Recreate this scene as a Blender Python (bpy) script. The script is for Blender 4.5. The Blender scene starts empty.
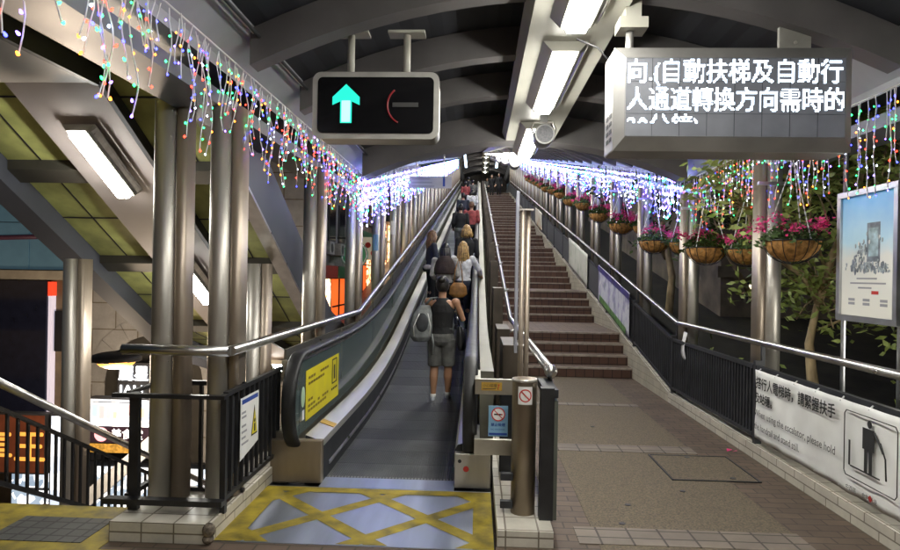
import bpy, bmesh, math, random
from mathutils import Vector, Matrix
R = random.Random(7)
sc = bpy.context.scene
COL = sc.collection
PI = math.pi
KNEE, SL, TOP_Y = 8.4, .195, 53.0          # level floor up to KNEE, then the slope, level again from TOP_Y

# ------------------------------------------------------------------ camera, world, exposure
cam = bpy.data.cameras.new('camera'); camo = bpy.data.objects.new('camera', cam); COL.objects.link(camo)
cam.sensor_width = 36; cam.lens = 24.8; cam.clip_end = 500; cam.clip_start = .05
yaw, roll = math.atan(.0436), .017
Fw = Vector((-math.sin(yaw), math.cos(yaw), 0)); Rt = Vector((math.cos(yaw), math.sin(yaw), 0)); Up = Vector((0, 0, 1))
r2 = Rt*math.cos(roll) + Up*math.sin(roll); u2 = -Rt*math.sin(roll) + Up*math.cos(roll)
m = Matrix((r2, u2, -Fw)).transposed().to_4x4(); m.translation = (0, 0, 1.65)
camo.matrix_world = m
sc.camera = camo
w = bpy.data.worlds.new('World'); sc.world = w; w.use_nodes = True
sky = w.node_tree.nodes.new('ShaderNodeTexSky'); sky.sky_type = 'NISHITA'; sky.sun_disc = False
sky.sun_elevation = math.radians(20); sky.sun_rotation = math.radians(200)
bg = w.node_tree.nodes['Background']; bg.inputs['Strength'].default_value = .006
w.node_tree.links.new(sky.outputs[0], bg.inputs['Color'])
sc.view_settings.view_transform = 'Standard'; sc.view_settings.look = 'None'
sc.view_settings.exposure = 0.6; sc.view_settings.gamma = 1; sc.view_settings.use_curve_mapping = False
sc.cycles.use_denoising = True
sc.cycles.max_bounces = 8; sc.cycles.diffuse_bounces = 4; sc.cycles.glossy_bounces = 4
sc.cycles.sample_clamp_indirect = 6; sc.cycles.caustics_reflective = False; sc.cycles.caustics_refractive = False
TUBE = 46.0                                 # radiance of the fluorescent diffusers

def zf(y):
    if y < KNEE: return 0.0
    return SL*(min(y, TOP_Y) - KNEE)
def zs(y, r=2.0):                           # the same profile with a rounded knee
    a = KNEE - r
    if y < a: return 0.0
    if y < KNEE + r: return SL*(y - a)**2/(4*r)
    return zf(y)

# ------------------------------------------------------------------ materials
MATS = {}
def mat(name, col, rough=.6, metal=0, var=.12, scale=6, bump=0, bscale=40, emit=None, estr=0, spec=.5, stretch=None, alpha=1, trans=0, coat=0):
    if name in MATS: return MATS[name]
    mm = bpy.data.materials.new(name); mm.use_nodes = True; nt = mm.node_tree; b = nt.nodes['Principled BSDF']
    b.inputs['Roughness'].default_value = rough; b.inputs['Metallic'].default_value = metal
    b.inputs['Specular IOR Level'].default_value = spec
    if coat: b.inputs['Coat Weight'].default_value = coat
    if trans: b.inputs['Transmission Weight'].default_value = trans
    if alpha < 1: b.inputs['Alpha'].default_value = alpha
    tc = nt.nodes.new('ShaderNodeTexCoord'); mp = nt.nodes.new('ShaderNodeMapping')
    nt.links.new(tc.outputs['Object'], mp.inputs[0])
    if stretch: mp.inputs['Scale'].default_value = stretch
    if var:
        n = nt.nodes.new('ShaderNodeTexNoise'); n.inputs['Scale'].default_value = scale; n.inputs['Detail'].default_value = 6
        nt.links.new(mp.outputs[0], n.inputs['Vector'])
        cr = nt.nodes.new('ShaderNodeValToRGB'); e = cr.color_ramp.elements
        e[0].position = .3; e[1].position = .7
        e[0].color = tuple(c*(1-var*2) for c in col) + (1,); e[1].color = tuple(min(1, c*(1+var)) for c in col) + (1,)
        nt.links.new(n.outputs[0], cr.inputs[0]); nt.links.new(cr.outputs[0], b.inputs['Base Color'])
        mr = nt.nodes.new('ShaderNodeMapRange'); mr.inputs[3].default_value = max(.03, rough*.75); mr.inputs[4].default_value = min(1, rough*1.3)
        nt.links.new(n.outputs[0], mr.inputs[0]); nt.links.new(mr.outputs[0], b.inputs['Roughness'])
    else:
        b.inputs['Base Color'].default_value = tuple(col) + (1,)
    if bump:
        n2 = nt.nodes.new('ShaderNodeTexNoise'); n2.inputs['Scale'].default_value = bscale; n2.inputs['Detail'].default_value = 4
        nt.links.new(mp.outputs[0], n2.inputs['Vector'])
        bp = nt.nodes.new('ShaderNodeBump'); bp.inputs['Strength'].default_value = bump; bp.inputs['Distance'].default_value = .01
        nt.links.new(n2.outputs[0], bp.inputs['Height']); nt.links.new(bp.outputs[0], b.inputs['Normal'])
    if emit:
        b.inputs['Emission Color'].default_value = tuple(emit) + (1,); b.inputs['Emission Strength'].default_value = estr
    MATS[name] = mm
    return mm
def brick(name, c1, c2, mortar, bw, bh, msize=.006, rough=.7, axes='XY', offset=.5, dirt=.35, spec=.3, sq=1):
    """tiles laid in object space; axes picks the two coordinates of the face"""
    if name in MATS: return MATS[name]
    mm = bpy.data.materials.new(name); mm.use_nodes = True; nt = mm.node_tree; b = nt.nodes['Principled BSDF']
    tc = nt.nodes.new('ShaderNodeTexCoord'); sp = nt.nodes.new('ShaderNodeSeparateXYZ'); cb = nt.nodes.new('ShaderNodeCombineXYZ')
    nt.links.new(tc.outputs['Object'], sp.inputs[0])
    nt.links.new(sp.outputs[axes[0]], cb.inputs[0]); nt.links.new(sp.outputs[axes[1]], cb.inputs[1])
    br = nt.nodes.new('ShaderNodeTexBrick'); br.offset = offset
    br.inputs['Scale'].default_value = 1; br.inputs['Brick Width'].default_value = bw; br.inputs['Row Height'].default_value = bh
    br.inputs['Mortar Size'].default_value = msize; br.inputs['Mortar Smooth'].default_value = .1
    br.inputs['Color1'].default_value = tuple(c1)+(1,); br.inputs['Color2'].default_value = tuple(c2)+(1,); br.inputs['Mortar'].default_value = tuple(mortar)+(1,)
    nt.links.new(cb.outputs[0], br.inputs['Vector'])
    n = nt.nodes.new('ShaderNodeTexNoise'); n.inputs['Scale'].default_value = 2.3; n.inputs['Detail'].default_value = 8; n.inputs['Roughness'].default_value = .7
    nt.links.new(tc.outputs['Object'], n.inputs['Vector'])
    mr = nt.nodes.new('ShaderNodeMapRange'); mr.inputs[1].default_value = .3; mr.inputs[2].default_value = .75; mr.inputs[3].default_value = 1.1; mr.inputs[4].default_value = 1-dirt
    nt.links.new(n.outputs[0], mr.inputs[0])
    mx = nt.nodes.new('ShaderNodeMix'); mx.data_type = 'RGBA'; mx.blend_type = 'MULTIPLY'; mx.inputs['Factor'].default_value = 1
    nt.links.new(br.outputs['Color'], mx.inputs['A']); nt.links.new(mr.outputs[0], mx.inputs['B'])
    nt.links.new(mx.outputs['Result'], b.inputs['Base Color'])
    b.inputs['Roughness'].default_value = rough; b.inputs['Specular IOR Level'].default_value = spec
    bp = nt.nodes.new('ShaderNodeBump'); bp.inputs['Strength'].default_value = .5; bp.inputs['Distance'].default_value = .006; bp.invert = True
    nt.links.new(br.outputs['Fac'], bp.inputs['Height']); nt.links.new(bp.outputs[0], b.inputs['Normal'])
    MATS[name] = mm
    return mm
def emis(name, col, s):
    if name in MATS: return MATS[name]
    mm = bpy.data.materials.new(name); mm.use_nodes = True; nt = mm.node_tree; b = nt.nodes['Principled BSDF']
    b.inputs['Base Color'].default_value = tuple(col)+(1,); b.inputs['Emission Color'].default_value = tuple(col)+(1,); b.inputs['Emission Strength'].default_value = s
    MATS[name] = mm; return mm
def lit_noise(name, c1, c2, s, scale=3, thr=(.4, .6)):
    """a lit window or shop: patchy light of two colours"""
    if name in MATS: return MATS[name]
    mm = bpy.data.materials.new(name); mm.use_nodes = True; nt = mm.node_tree; b = nt.nodes['Principled BSDF']
    tc = nt.nodes.new('ShaderNodeTexCoord'); n = nt.nodes.new('ShaderNodeTexVoronoi'); n.inputs['Scale'].default_value = scale
    nt.links.new(tc.outputs['Object'], n.inputs['Vector'])
    cr = nt.nodes.new('ShaderNodeValToRGB'); cr.color_ramp.elements[0].position = thr[0]; cr.color_ramp.elements[1].position = thr[1]
    cr.color_ramp.elements[0].color = tuple(c1)+(1,); cr.color_ramp.elements[1].color = tuple(c2)+(1,)
    nt.links.new(n.outputs['Color'], cr.inputs[0]); nt.links.new(cr.outputs[0], b.inputs['Emission Color']); nt.links.new(cr.outputs[0], b.inputs['Base Color'])
    b.inputs['Emission Strength'].default_value = s; MATS[name] = mm; return mm

STEEL = mat('stainless_steel', (.62, .59, .54), .45, .82, .16, 3, .08, 90, stretch=(1, 1, .12))
STEEL3 = mat('warm_steel', (.45, .38, .31), .45, .8, .2, 3, .08, 80, stretch=(1, 1, .12))
STEEL2 = mat('polished_steel', (.60, .59, .58), .3, 1, .1, 8)
BRONZE = mat('brown_steel', (.34, .28, .21), .42, .85, .2, 4, .05, 60, stretch=(1, 1, .2))
CLAD = mat('brushed_cladding', (.62, .60, .53), .38, 1, .12, 5, .03, 120, stretch=(1, .1, 1))
BLACK = mat('black_paint', (.018, .018, .02), .45, 0, .2, 9)
RUBBER = mat('black_rubber', (.011, .011, .012), .48, 0, .2, 9)
DARK = mat('dark_metal', (.04, .042, .048), .5, .3, .2, 5)
PANELG = mat('grey_panel', (.10, .105, .115), .5, .3, .15, 6)
RIBM = mat('rib_paint', (.125, .117, .115), .5, 0, .15, 2, .05, 30)
DECK = mat('roof_deck', (.024, .026, .033), .55, 0, .25, 3)
FASC = mat('fascia_paint', (.36, .37, .40), .5, 0, .1, 2, .03, 20)
BEAMP = mat('beam_paint', (.42, .41, .35), .48, 0, .08, 2, .02, 30)
GLASS = mat('balustrade_glass', (.13, .18, .18), .05, 0, .05, 3, alpha=.38)
AGG = mat('aggregate', (.155, .122, .082), .7, 0, .30, 75, .7, 190, spec=.4)
FLOORB = brick('floor_brick', (.14, .10, .074), (.105, .077, .058), (.06, .048, .038), .2, .1, .006, .6)
PAVER = brick('pale_paver', (.22, .185, .15), (.18, .15, .125), (.07, .06, .05), .2, .12, .007, .6, offset=0)
TILE = brick('white_tile_top', (.62, .58, .50), (.55, .52, .45), (.2, .17, .13), .2, .2, .006, .42, 'XY', 0, .3)
TILEX = brick('white_tile_front', (.62, .58, .50), (.55, .52, .45), (.2, .17, .13), .2, .062, .005, .42, 'XZ', 0, .35)
TILEY = brick('white_tile_side', (.60, .56, .47), (.54, .5, .42), (.2, .17, .13), .3, .066, .005, .42, 'YZ', .5, .35)
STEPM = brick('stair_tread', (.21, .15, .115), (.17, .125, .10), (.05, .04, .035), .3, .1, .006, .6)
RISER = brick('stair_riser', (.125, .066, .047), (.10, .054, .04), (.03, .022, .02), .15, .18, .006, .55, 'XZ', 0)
NOSE = mat('stair_nosing', (.33, .28, .23), .6, 0, .2, 12)
YEL = mat('yellow_paint', (.31, .235, .02), .6, 0, .34, 7, .1, 60)
TACT = brick('grey_tactile', (.11, .11, .105), (.09, .09, .088), (.05, .05, .05), .1, .1, .008, .6, offset=0)
PLATE = mat('plate_steel', (.48, .53, .64), .42, .85, .15, 4, .03, 150, stretch=(1, .15, 1))  # blue reflection of the string lights is tinted into the steel colour
PALLET = mat('pallet', (.085, .09, .09), .45, .6, .2, 5)
WHITE = mat('white_vinyl', (.80, .80, .77), .6, 0, .05, 4, .12, 7)
PAPER = mat('white_paper', (.78, .78, .76), .7, 0, .04, 6)
INK = mat('black_ink', (.02, .02, .02), .7, 0, 0)
REDI = mat('red_ink', (.55, .04, .03), .6, 0, 0)
BLUEI = mat('blue_ink', (.02, .06, .3), .6, 0, 0)
BLUEP = mat('blue_placard', (.20, .38, .55), .5, 0, .05, 5)
YELS = mat('yellow_sticker', (.72, .62, .02), .5, 0, .05, 5)
ORAS = mat('orange_sticker', (.45, .27, .04), .5, 0, .08, 5)
COIR = mat('coir', (.50, .25, .07), .9, 0, .3, 22, .6, 50)
LEAF = mat('basket_leaf', (.07, .13, .03), .55, 0, .35, 12)
PETAL = mat('pink_petal', (.78, .05, .24), .6, 0, .25, 15)
TLEAF = mat('tree_leaf', (.22, .29, .06), .5, 0, .35, 3)
TLEAF2 = mat('dark_tree_leaf', (.06, .09, .025), .55, 0, .35, 3)
BARK = mat('bark', (.48, .36, .2), .85, 0, .3, 10, .4, 30, stretch=(1, 1, .3))
WIRE = mat('pale_wire', (.75, .75, .75), .5, 0, .05, 5)
MAUVE = mat('mauve_soffit', (.40, .35, .33), .6, 0, .05, 2)
GREEN = mat('green_soffit', (.62, .64, .22), .6, 0, .22, 3)
NAVY = mat('blue_grey_beam', (.075, .08, .10), .45, .2, .12, 2)
TUBEM = emis('tube_light', (1, .98, .91), TUBE)

# ------------------------------------------------------------------ mesh builder
class MB:
    def __init__(s): s.bm = bmesh.new(); s.mats = []
    def mi(s, mt):
        if mt not in s.mats: s.mats.append(mt)
        return s.mats.index(mt)
    def face(s, pts, mt):
        f = s.bm.faces.new([s.bm.verts.new(p) for p in pts]); f.material_index = s.mi(mt); return f
    def hexa(s, P, mt):
        """8 points: bottom 0-3 counterclockwise, top 4-7"""
        v = [s.bm.verts.new(p) for p in P]; k = s.mi(mt)
        for q in ((3, 2, 1, 0), (4, 5, 6, 7), (0, 1, 5, 4), (1, 2, 6, 5), (2, 3, 7, 6), (3, 0, 4, 7)):
            f = s.bm.faces.new([v[i] for i in q]); f.material_index = k
    def box(s, x0, x1, y0, y1, z0, z1, mt):
        s.hexa([(x0, y0, z0), (x1, y0, z0), (x1, y1, z0), (x0, y1, z0), (x0, y0, z1), (x1, y0, z1), (x1, y1, z1), (x0, y1, z1)], mt)
    def obox(s, c, ax, ay, az, mt):
        """box from centre and three half-axis vectors"""
        c = Vector(c); ax, ay, az = Vector(ax), Vector(ay), Vector(az)
        s.hexa([c-ax-ay-az, c+ax-ay-az, c+ax+ay-az, c-ax+ay-az, c-ax-ay+az, c+ax-ay+az, c+ax+ay+az, c-ax+ay+az], mt)
    def tube(s, pts, r, mt, n=10, caps=True, smooth=True):
        pts = [Vector(p) for p in pts]; k = s.mi(mt); rings = []
        rr = r if isinstance(r, (list, tuple)) else [r]*len(pts)
        a = None
        for i, p in enumerate(pts):
            t = (pts[min(i+1, len(pts)-1)] - pts[max(i-1, 0)]).normalized()
            if a is None:
                a = t.orthogonal().normalized() if abs(t.z) < .99 else Vector((1, 0, 0))
            a = (a - t*a.dot(t)).normalized(); b = t.cross(a)
            rings.append([s.bm.verts.new(p + (a*math.cos(2*PI*j/n) + b*math.sin(2*PI*j/n))*rr[i]) for j in range(n)])
        for i in range(len(pts)-1):
            for j in range(n):
                f = s.bm.faces.new([rings[i][j], rings[i][(j+1) % n], rings[i+1][(j+1) % n], rings[i+1][j]]); f.material_index = k; f.smooth = smooth
        if caps:
            f = s.bm.faces.new(rings[0][::-1]); f.material_index = k
            f = s.bm.faces.new(rings[-1]); f.material_index = k
    def sweep(s, prof, ys, off, mt, caps=True, smooth=False):
        """profile in (x,z) carried along y with height off(y)"""
        k = mt if isinstance(mt, list) else [mt]*len(prof); rings = []
        for y in ys: rings.append([s.bm.verts.new((x, y, z+off(y))) for x, z in prof])
        n = len(prof)
        for i in range(len(ys)-1):
            for j in range(n):
                f = s.bm.faces.new([rings[i][j], rings[i][(j+1) % n], rings[i+1][(j+1) % n], rings[i+1][j]]); f.material_index = s.mi(k[j]); f.smooth = smooth
        if caps:
            f = s.bm.faces.new(rings[0][::-1]); f.material_index = s.mi(k[0])
            f = s.bm.faces.new(rings[-1]); f.material_index = s.mi(k[0])
    def sphere(s, c, rx, ry, rz, mt, n=12, m_=8, z0=-1, z1=1):
        c = Vector(c); k = s.mi(mt); rings = []
        for i in range(m_+1):
            th = math.asin(z0) + (math.asin(z1)-math.asin(z0))*i/m_
            rings.append([s.bm.verts.new(c + Vector((rx*math.cos(th)*math.cos(2*PI*j/n), ry*math.cos(th)*math.sin(2*PI*j/n), rz*math.sin(th)))) for j in range(n)])
        for i in range(m_):
            for j in range(n):
                f = s.bm.faces.new([rings[i][j], rings[i][(j+1) % n], rings[i+1][(j+1) % n], rings[i+1][j]]); f.material_index = k; f.smooth = True
    def prism(s, outline, o, ex, ey, en, mt, side=None):
        """2-D outline in the plane (ex,ey) at o, extruded by vector en"""
        o, ex, ey, en = Vector(o), Vector(ex), Vector(ey), Vector(en)
        A = [s.bm.verts.new(o+ex*x+ey*y) for x, y in outline]; B = [s.bm.verts.new(o+ex*x+ey*y+en) for x, y in outline]
        k = s.mi(mt); f = s.bm.faces.new(B); f.material_index = k; f = s.bm.faces.new(A[::-1]); f.material_index = k
        for i in range(len(A)):
            j = (i+1) % len(A); f = s.bm.faces.new([A[i], A[j], B[j], B[i]]); f.material_index = s.mi(side or mt)
    def bevel(s, w_=.01, seg=2):
        bmesh.ops.remove_doubles(s.bm, verts=s.bm.verts, dist=1e-5)
        e = [x for x in s.bm.edges if len(x.link_faces) == 2 and x.calc_face_angle(0) > .6]
        bmesh.ops.bevel(s.bm, geom=e, offset=w_, segments=seg, profile=.5, affect='EDGES', clamp_overlap=True)
        return s
    def build(s, name, parent=None, loc=None, normals=True):
        if normals: bmesh.ops.recalc_face_normals(s.bm, faces=s.bm.faces)
        me = bpy.data.meshes.new(name); s.bm.to_mesh(me); s.bm.free()
        for mt in s.mats: me.materials.append(mt)
        o = bpy.data.objects.new(name, me); COL.objects.link(o)
        if parent: o.parent = parent
        if loc: o.location = loc
        return o
def empty(name, loc=(0, 0, 0), rz=0):
    o = bpy.data.objects.new(name, None); COL.objects.link(o); o.location = loc; o.rotation_euler[2] = rz; o.empty_display_size = .1
    return o
def tag(o, label, cat, group=None, kind=None):
    o['label'] = label; o['category'] = cat
    if group: o['group'] = group
    o['kind'] = kind or 'thing'
    return o
def struct(o, label=None, cat=None):
    o['kind'] = 'structure'
    if label: o['label'] = label; o['category'] = cat
    return o
def copy_tree(o, parent=None):
    c = o.copy(); COL.objects.link(c)
    if parent: c.parent = parent
    for ch in list(o.children): copy_tree(ch, c)
    return c
def text(body, size, mt, name, parent, o, ex, ey, offset=0, align='LEFT', cut=None, depth=.001, width=None, bold=0):
    """writing as a flat mesh; ex, ey unit vectors of the writing plane at o"""
    cu = bpy.data.curves.new('t', 'FONT'); cu.body = body; cu.size = size; cu.offset = offset; cu.align_x = align; cu.resolution_u = 2
    t = bpy.data.objects.new('t', cu); COL.objects.link(t)
    dg = bpy.context.evaluated_depsgraph_get(); dg.update()
    me = bpy.data.meshes.new_from_object(t.evaluated_get(dg)); bpy.data.objects.remove(t)
    bm = bmesh.new(); bm.from_mesh(me)
    if cut is not None:
        bmesh.ops.bisect_plane(bm, geom=bm.verts[:]+bm.edges[:]+bm.faces[:], plane_co=(0, cut, 0), plane_no=(0, -1, 0), clear_outer=True)
    ex, ey = Vector(ex).normalized(), Vector(ey).normalized(); en = ex.cross(ey)
    sx = 1; base = bm.faces[:]
    if width and bm.verts:
        xs = [v.co.x for v in bm.verts]; sx = width/(max(xs)-min(xs))
    for v in bm.verts: v.co = Vector(o) + ex*v.co.x*sx + ey*v.co.y + en*depth
    if bold:
        for q, (dx, dy) in enumerate(((1, 0), (-1, 0), (0, 1), (0, -1))):
            r_ = bmesh.ops.duplicate(bm, geom=base); d = ex*dx*bold + ey*dy*bold + en*.00015*(q+1)
            for g in r_['geom']:
                if isinstance(g, bmesh.types.BMVert): g.co += d
    for f in bm.faces: f.material_index = 0
    bm.to_mesh(me); bm.free()
    me.materials.clear(); me.materials.append(mt)
    ob = bpy.data.objects.new(name, me); COL.objects.link(ob); ob.parent = parent
    return ob
ORD = 'first second third fourth fifth sixth seventh eighth ninth tenth eleventh twelfth thirteenth fourteenth fifteenth sixteenth seventeenth eighteenth nineteenth twentieth'.split()
ORD += ['twenty-'+x for x in ORD[:9]] + ['thirtieth'] + ['thirty-'+x for x in ORD[:9]]
def frange(a, b, st):
    n = max(1, int(round((b-a)/st))); return [a+(b-a)*i/n for i in range(n+1)]
YS = [3.5, KNEE, TOP_Y, 66]
def ysr(a, b=66.0):                          # stations with a rounded knee
    return [y for y in [a] + [y for y in frange(KNEE-2, KNEE+2, .4) if y > a+.1] + [TOP_Y, b]]

# ------------------------------------------------------------------ ground
b = MB(); b.box(-60, .14, -8, 3.719, -.4, 0, FLOORB); b.box(-60, -2.2, 3.719, 4.2, -.4, 0, FLOORB); b.box(.14, 2.6, -8, 10.3, -.4, 0, FLOORB)
b.box(-1.9, .14, 3.719, 9, -.4, -.03, DARK)
struct(b.build('floor'), 'brown brick paving of the level walkway', 'floor')
b = MB()
for y0, y1 in ((-3, 3.86), (4.12, 5.92), (6.16, 8.02), (8.18, 10.28)):
    b.box(.78, 2.08, y0, y1, -.01, .004, AGG)
struct(b.build('aggregate_paving'), 'grey brown exposed aggregate panels of the walkway', 'paving')
b = MB()
for y0, y1 in ((3.86, 4.12), (5.92, 6.16), (8.02, 8.18)):
    b.box(.66, 2.1, y0, y1, -.01, .008, PAVER)
struct(b.build('paver_strip'), 'pale paver strips across the walkway', 'paving')
b = MB(); b.box(-60, -2.2, 3.55, 4.19, -.01, .004, YEL); b.box(-60, -1.2, 3.3, 3.55, -.01, .004, YEL)
struct(b.build('yellow_marking'), 'worn yellow paint along the stair head', 'marking')
b = MB(); b.box(-2.95, -2.35, 3.62, 3.98, -.01, .008, TACT)
struct(b.build('tactile_paving'), 'grey tactile tiles set in the yellow paint', 'paving')
# manhole
t = tag(empty('manhole_cover', (1.98, 5.5, .004)), 'square recessed manhole cover in the aggregate paving', 'manhole cover')
b = MB(); b.box(-.34, .34, -.34, .34, 0, .005, AGG); b.build('cover', t)
b = MB()
for x0, x1, y0, y1 in ((-.36, .36, -.36, -.345), (-.36, .36, .345, .36), (-.36, -.345, -.345, .345), (.345, .36, -.345, .345)): b.box(x0, x1, y0, y1, 0, .007, DARK)
b.build('frame', t)
for x, y in ((-.02, .3), (.16, -.28)):
    b = MB(); b.tube([(x, y, .004), (x, y, .0075)], .025, BLACK, 10); b.build('lifting_hole', t)
for i, (x, y) in enumerate(((1.62, 4.88), (1.12, 4.55), (1.0, 4.2), (1.3, 6.9))):
    b = MB(); b.tube([(0, 0, 0), (0, 0, .003)], .022, BLACK, 10)
    tag(b.build('floor_stud', None, (x, y, .0045)), 'small round dark stud in the aggregate paving, ' + ['just in front of the manhole', 'second from the pale paver strip', 'beside the nearest pale paver strip', 'beyond the manhole'][i], 'stud', 'studs in the paving')
b = MB(); b.face([(0, 0, 0), (.06, .02, .012), (.07, .07, .004), (.02, .06, .014)], PETAL); b.face([(.05, 0, 0), (.1, .0, .01), (.1, .04, .003)], PETAL)
tag(b.build('fallen_petal', None, (2.42, 6.05, .004)), 'fallen pink petals on the paving by the kerb', 'petal')

# stairs (flights of four with landings)
b = MB(); y, z = 10.3, 0.0; P_ = 3.38; SX0, SX1 = .5, 2.6
while y < TOP_Y-2:
    for k in range(4):
        z += SL*P_/4
        d = .32 if k < 3 else P_-.96
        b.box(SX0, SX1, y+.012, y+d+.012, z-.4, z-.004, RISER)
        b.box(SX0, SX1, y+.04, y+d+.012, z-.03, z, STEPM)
        b.box(SX0, SX1, y, y+.038, z-.028, z+.002, NOSE)
        y += d
b.box(-6, SX1, y+.012, 80, z-.5, z, STEPM)
ZT = z; YT = y
struct(b.build('stairs'), 'brown tiled stairs in short flights with landings', 'stairs')

# street far below to the left, ground to the right
STREET = brick('street_paving', (.22, .21, .22), (.18, .175, .18), (.1, .1, .1), .4, .4, .01, .5)
b = MB()
def zst(y): return -4.2 if y < 9 else -4.2 + min(y-9, 17)*.247 + max(0, y-26)*SL
b.sweep([(-45, -.3), (-2.0, -.3), (-2.0, 0), (-45, 0)], [-8, 9, 26, 70], zst, STREET)
struct(b.build('street'), 'pale paved street down below the walkway', 'street')
b = MB(); EARTH = mat('earth', (.03, .028, .02), .95, 0, .3, 3, .5, 12)
b.sweep([(2.9, -1), (60, -1), (60, -.6), (2.9, -.25)], [-8, KNEE, TOP_Y, 80], zf, EARTH)
struct(b.build('ground'), 'dark planted slope beside the walkway', 'ground')

# ------------------------------------------------------------------ tiled kerbs
def tiled(x0, x1, y0, y1, z0, z1, bb):
    bb.face([(x0, y0, z1), (x1, y0, z1), (x1, y1, z1), (x0, y1, z1)], TILE)
    for q in (((x0, y0), (x1, y0), TILEX), ((x1, y1), (x0, y1), TILEX), ((x1, y0), (x1, y1), TILEY), ((x0, y1), (x0, y0), TILEY)):
        (ax, ay), (bx_, by), mt = q
        bb.face([(ax, ay, z0), (bx_, by, z0), (bx_, by, z1), (ax, ay, z1)], mt)
b = MB(); tiled(-2.2, -1.58, 3.66, 4.25, 0, .125, b); tiled(-1.80, -1.578, 4.25, 5.2, 0, .123, b)
tag(b.build('tiled_plinth', normals=False), 'low white tiled plinth with a chipped corner under the two front columns', 'plinth')
b = MB(); b.sphere((-1.585, 3.665, .09), .04, .04, .045, mat('broken_mortar', (.16, .13, .1), .95, 0, .4, 40, .8, 60), 9, 6); b.sphere((-1.59, 3.667, .035), .035, .035, .03, MATS['broken_mortar'], 9, 6)
o = b.build('chip'); o.parent = bpy.data.objects['tiled_plinth']
b = MB(); tiled(.15, .49, 3.78, 6.6, 0, .10, b)
tag(b.build('tiled_kerb', normals=False), 'white tiled kerb under the steel bollard beside the walkway', 'kerb')
b = MB(); ya, yb = -3, KNEE
tiled(2.575, 2.80, -3, KNEE, 0, .13, b)
tag(b.build('tiled_kerb', normals=False), 'long low white tiled kerb under the banner and railing', 'kerb')
WALLY = brick('white_wall_tile', (.50, .46, .36), (.45, .41, .32), (.25, .22, .17), .35, .1, .004, .5, 'YZ', .5, .35)
b = MB(); b.sweep([(2.575, -.9), (2.80, -.9), (2.80, .13), (2.575, .13)], [KNEE, TOP_Y, 66], zf, [WALLY, WALLY, TILE, WALLY])
tag(b.build('stair_wall'), 'sloping cream wall edging the stairs under the railing', 'wall')

# ------------------------------------------------------------------ moving walkway
W = tag(empty('moving_walkway', (-.7, 4.9, 0)), 'long inclined moving walkway with black handrails carrying people uphill', 'escalator')
def wp(bb, name, par=None):
    o = bb.build(name, par or W); 
    if not par: o.matrix_parent_inverse = Matrix.Translation((.7, -4.9, 0))
    return o
# pallets: each pallet a shallow ribbed plate
b = MB(); y = 4.95
PALS = [PALLET, mat('pallet_worn', (.105, .11, .108), .42, .6, .25, 4), mat('pallet_dark', (.068, .072, .075), .48, .6, .25, 6)]
while y < 66:
    b.hexa([(-1.19, y, zs(y)-.05), (-.15, y, zs(y)-.05), (-.15, y+.395, zs(y+.395)-.05), (-1.19, y+.395, zs(y+.395)-.05),
            (-1.19, y, zs(y)+.002), (-.15, y, zs(y)+.002), (-.15, y+.395, zs(y+.395)+.002), (-1.19, y+.395, zs(y+.395)+.002)], PALS[R.randrange(3)])
    y += .4
for pm in PALS:
    nt = pm.node_tree; wv = nt.nodes.new('ShaderNodeTexWave'); wv.inputs['Scale'].default_value = 18; wv.bands_direction = 'X'
    tcn = [n for n in nt.nodes if n.type == 'TEX_COORD'][0]; nt.links.new(tcn.outputs['Object'], wv.inputs['Vector'])
    bp = nt.nodes.new('ShaderNodeBump'); bp.inputs['Strength'].default_value = .6; bp.inputs['Distance'].default_value = .006
    nt.links.new(wv.outputs[0], bp.inputs['Height']); nt.links.new(bp.outputs[0], nt.nodes['Principled BSDF'].inputs['Normal'])
wp(b, 'pallet_belt')
b = MB(); b.box(-1.19, -.15, 4.72, 4.948, -.02, .006, PLATE)
for i in range(40):
    x = -1.17+i*.0258; b.box(x, x+.012, 4.948, 4.985, .002, .007, mat('comb_teeth', (.3, .3, .28), .5, .5, .1))
wp(b, 'comb_plate')
# yellow hatched landing plate
b = MB(); b.box(-1.6, .13, 3.72, 4.72, -.02, .004, PLATE)
wp(b, 'landing_plate')
b = MB(); zy = .0085
def band(p, q, wd):
    p, q = Vector(p), Vector(q); d = (q-p).normalized(); nrm = Vector((-d.y, d.x))*wd/2
    pts = [p-nrm, q-nrm, q+nrm, p+nrm]
    return [(v.x, v.y, zy) for v in pts]
def clip(poly, x0, x1, y0, y1):
    for ax, lim, sg in ((0, x0, 1), (0, x1, -1), (1, y0, 1), (1, y1, -1)):
        out = []
        for i in range(len(poly)):
            a, c = poly[i], poly[(i+1) % len(poly)]
            ia, ic = (a[ax]-lim)*sg >= 0, (c[ax]-lim)*sg >= 0
            if ia: out.append(a)
            if ia != ic:
                t_ = (lim-a[ax])/(c[ax]-a[ax]); out.append(tuple(a[k]+(c[k]-a[k])*t_ for k in range(3)))
        poly = out
        if not poly: return []
    return poly
zi = 0
for k in range(-3, 6):
    for sg in (1, -1):
        c = -1.04 + k*.73; zy = .0053 if sg > 0 else .0065
        pl = clip(band((c-.8, 4.16-sg*.76), (c+.8, 4.16+sg*.76), .10), -1.50, .03, 3.73, 4.62)
        if len(pl) > 2: b.face(pl, YEL)
zy = .0077
for x0, x1, y0, y1 in ((-1.6, .13, 4.6, 4.7), (-1.6, -1.44, 3.72, 4.6), (-.0, .13, 3.72, 4.6)):
    b.face([(x0, y0, zy), (x1, y0, zy), (x1, y1, zy), (x0, y1, zy)], YEL)
wp(b, 'yellow_hatching')
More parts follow.
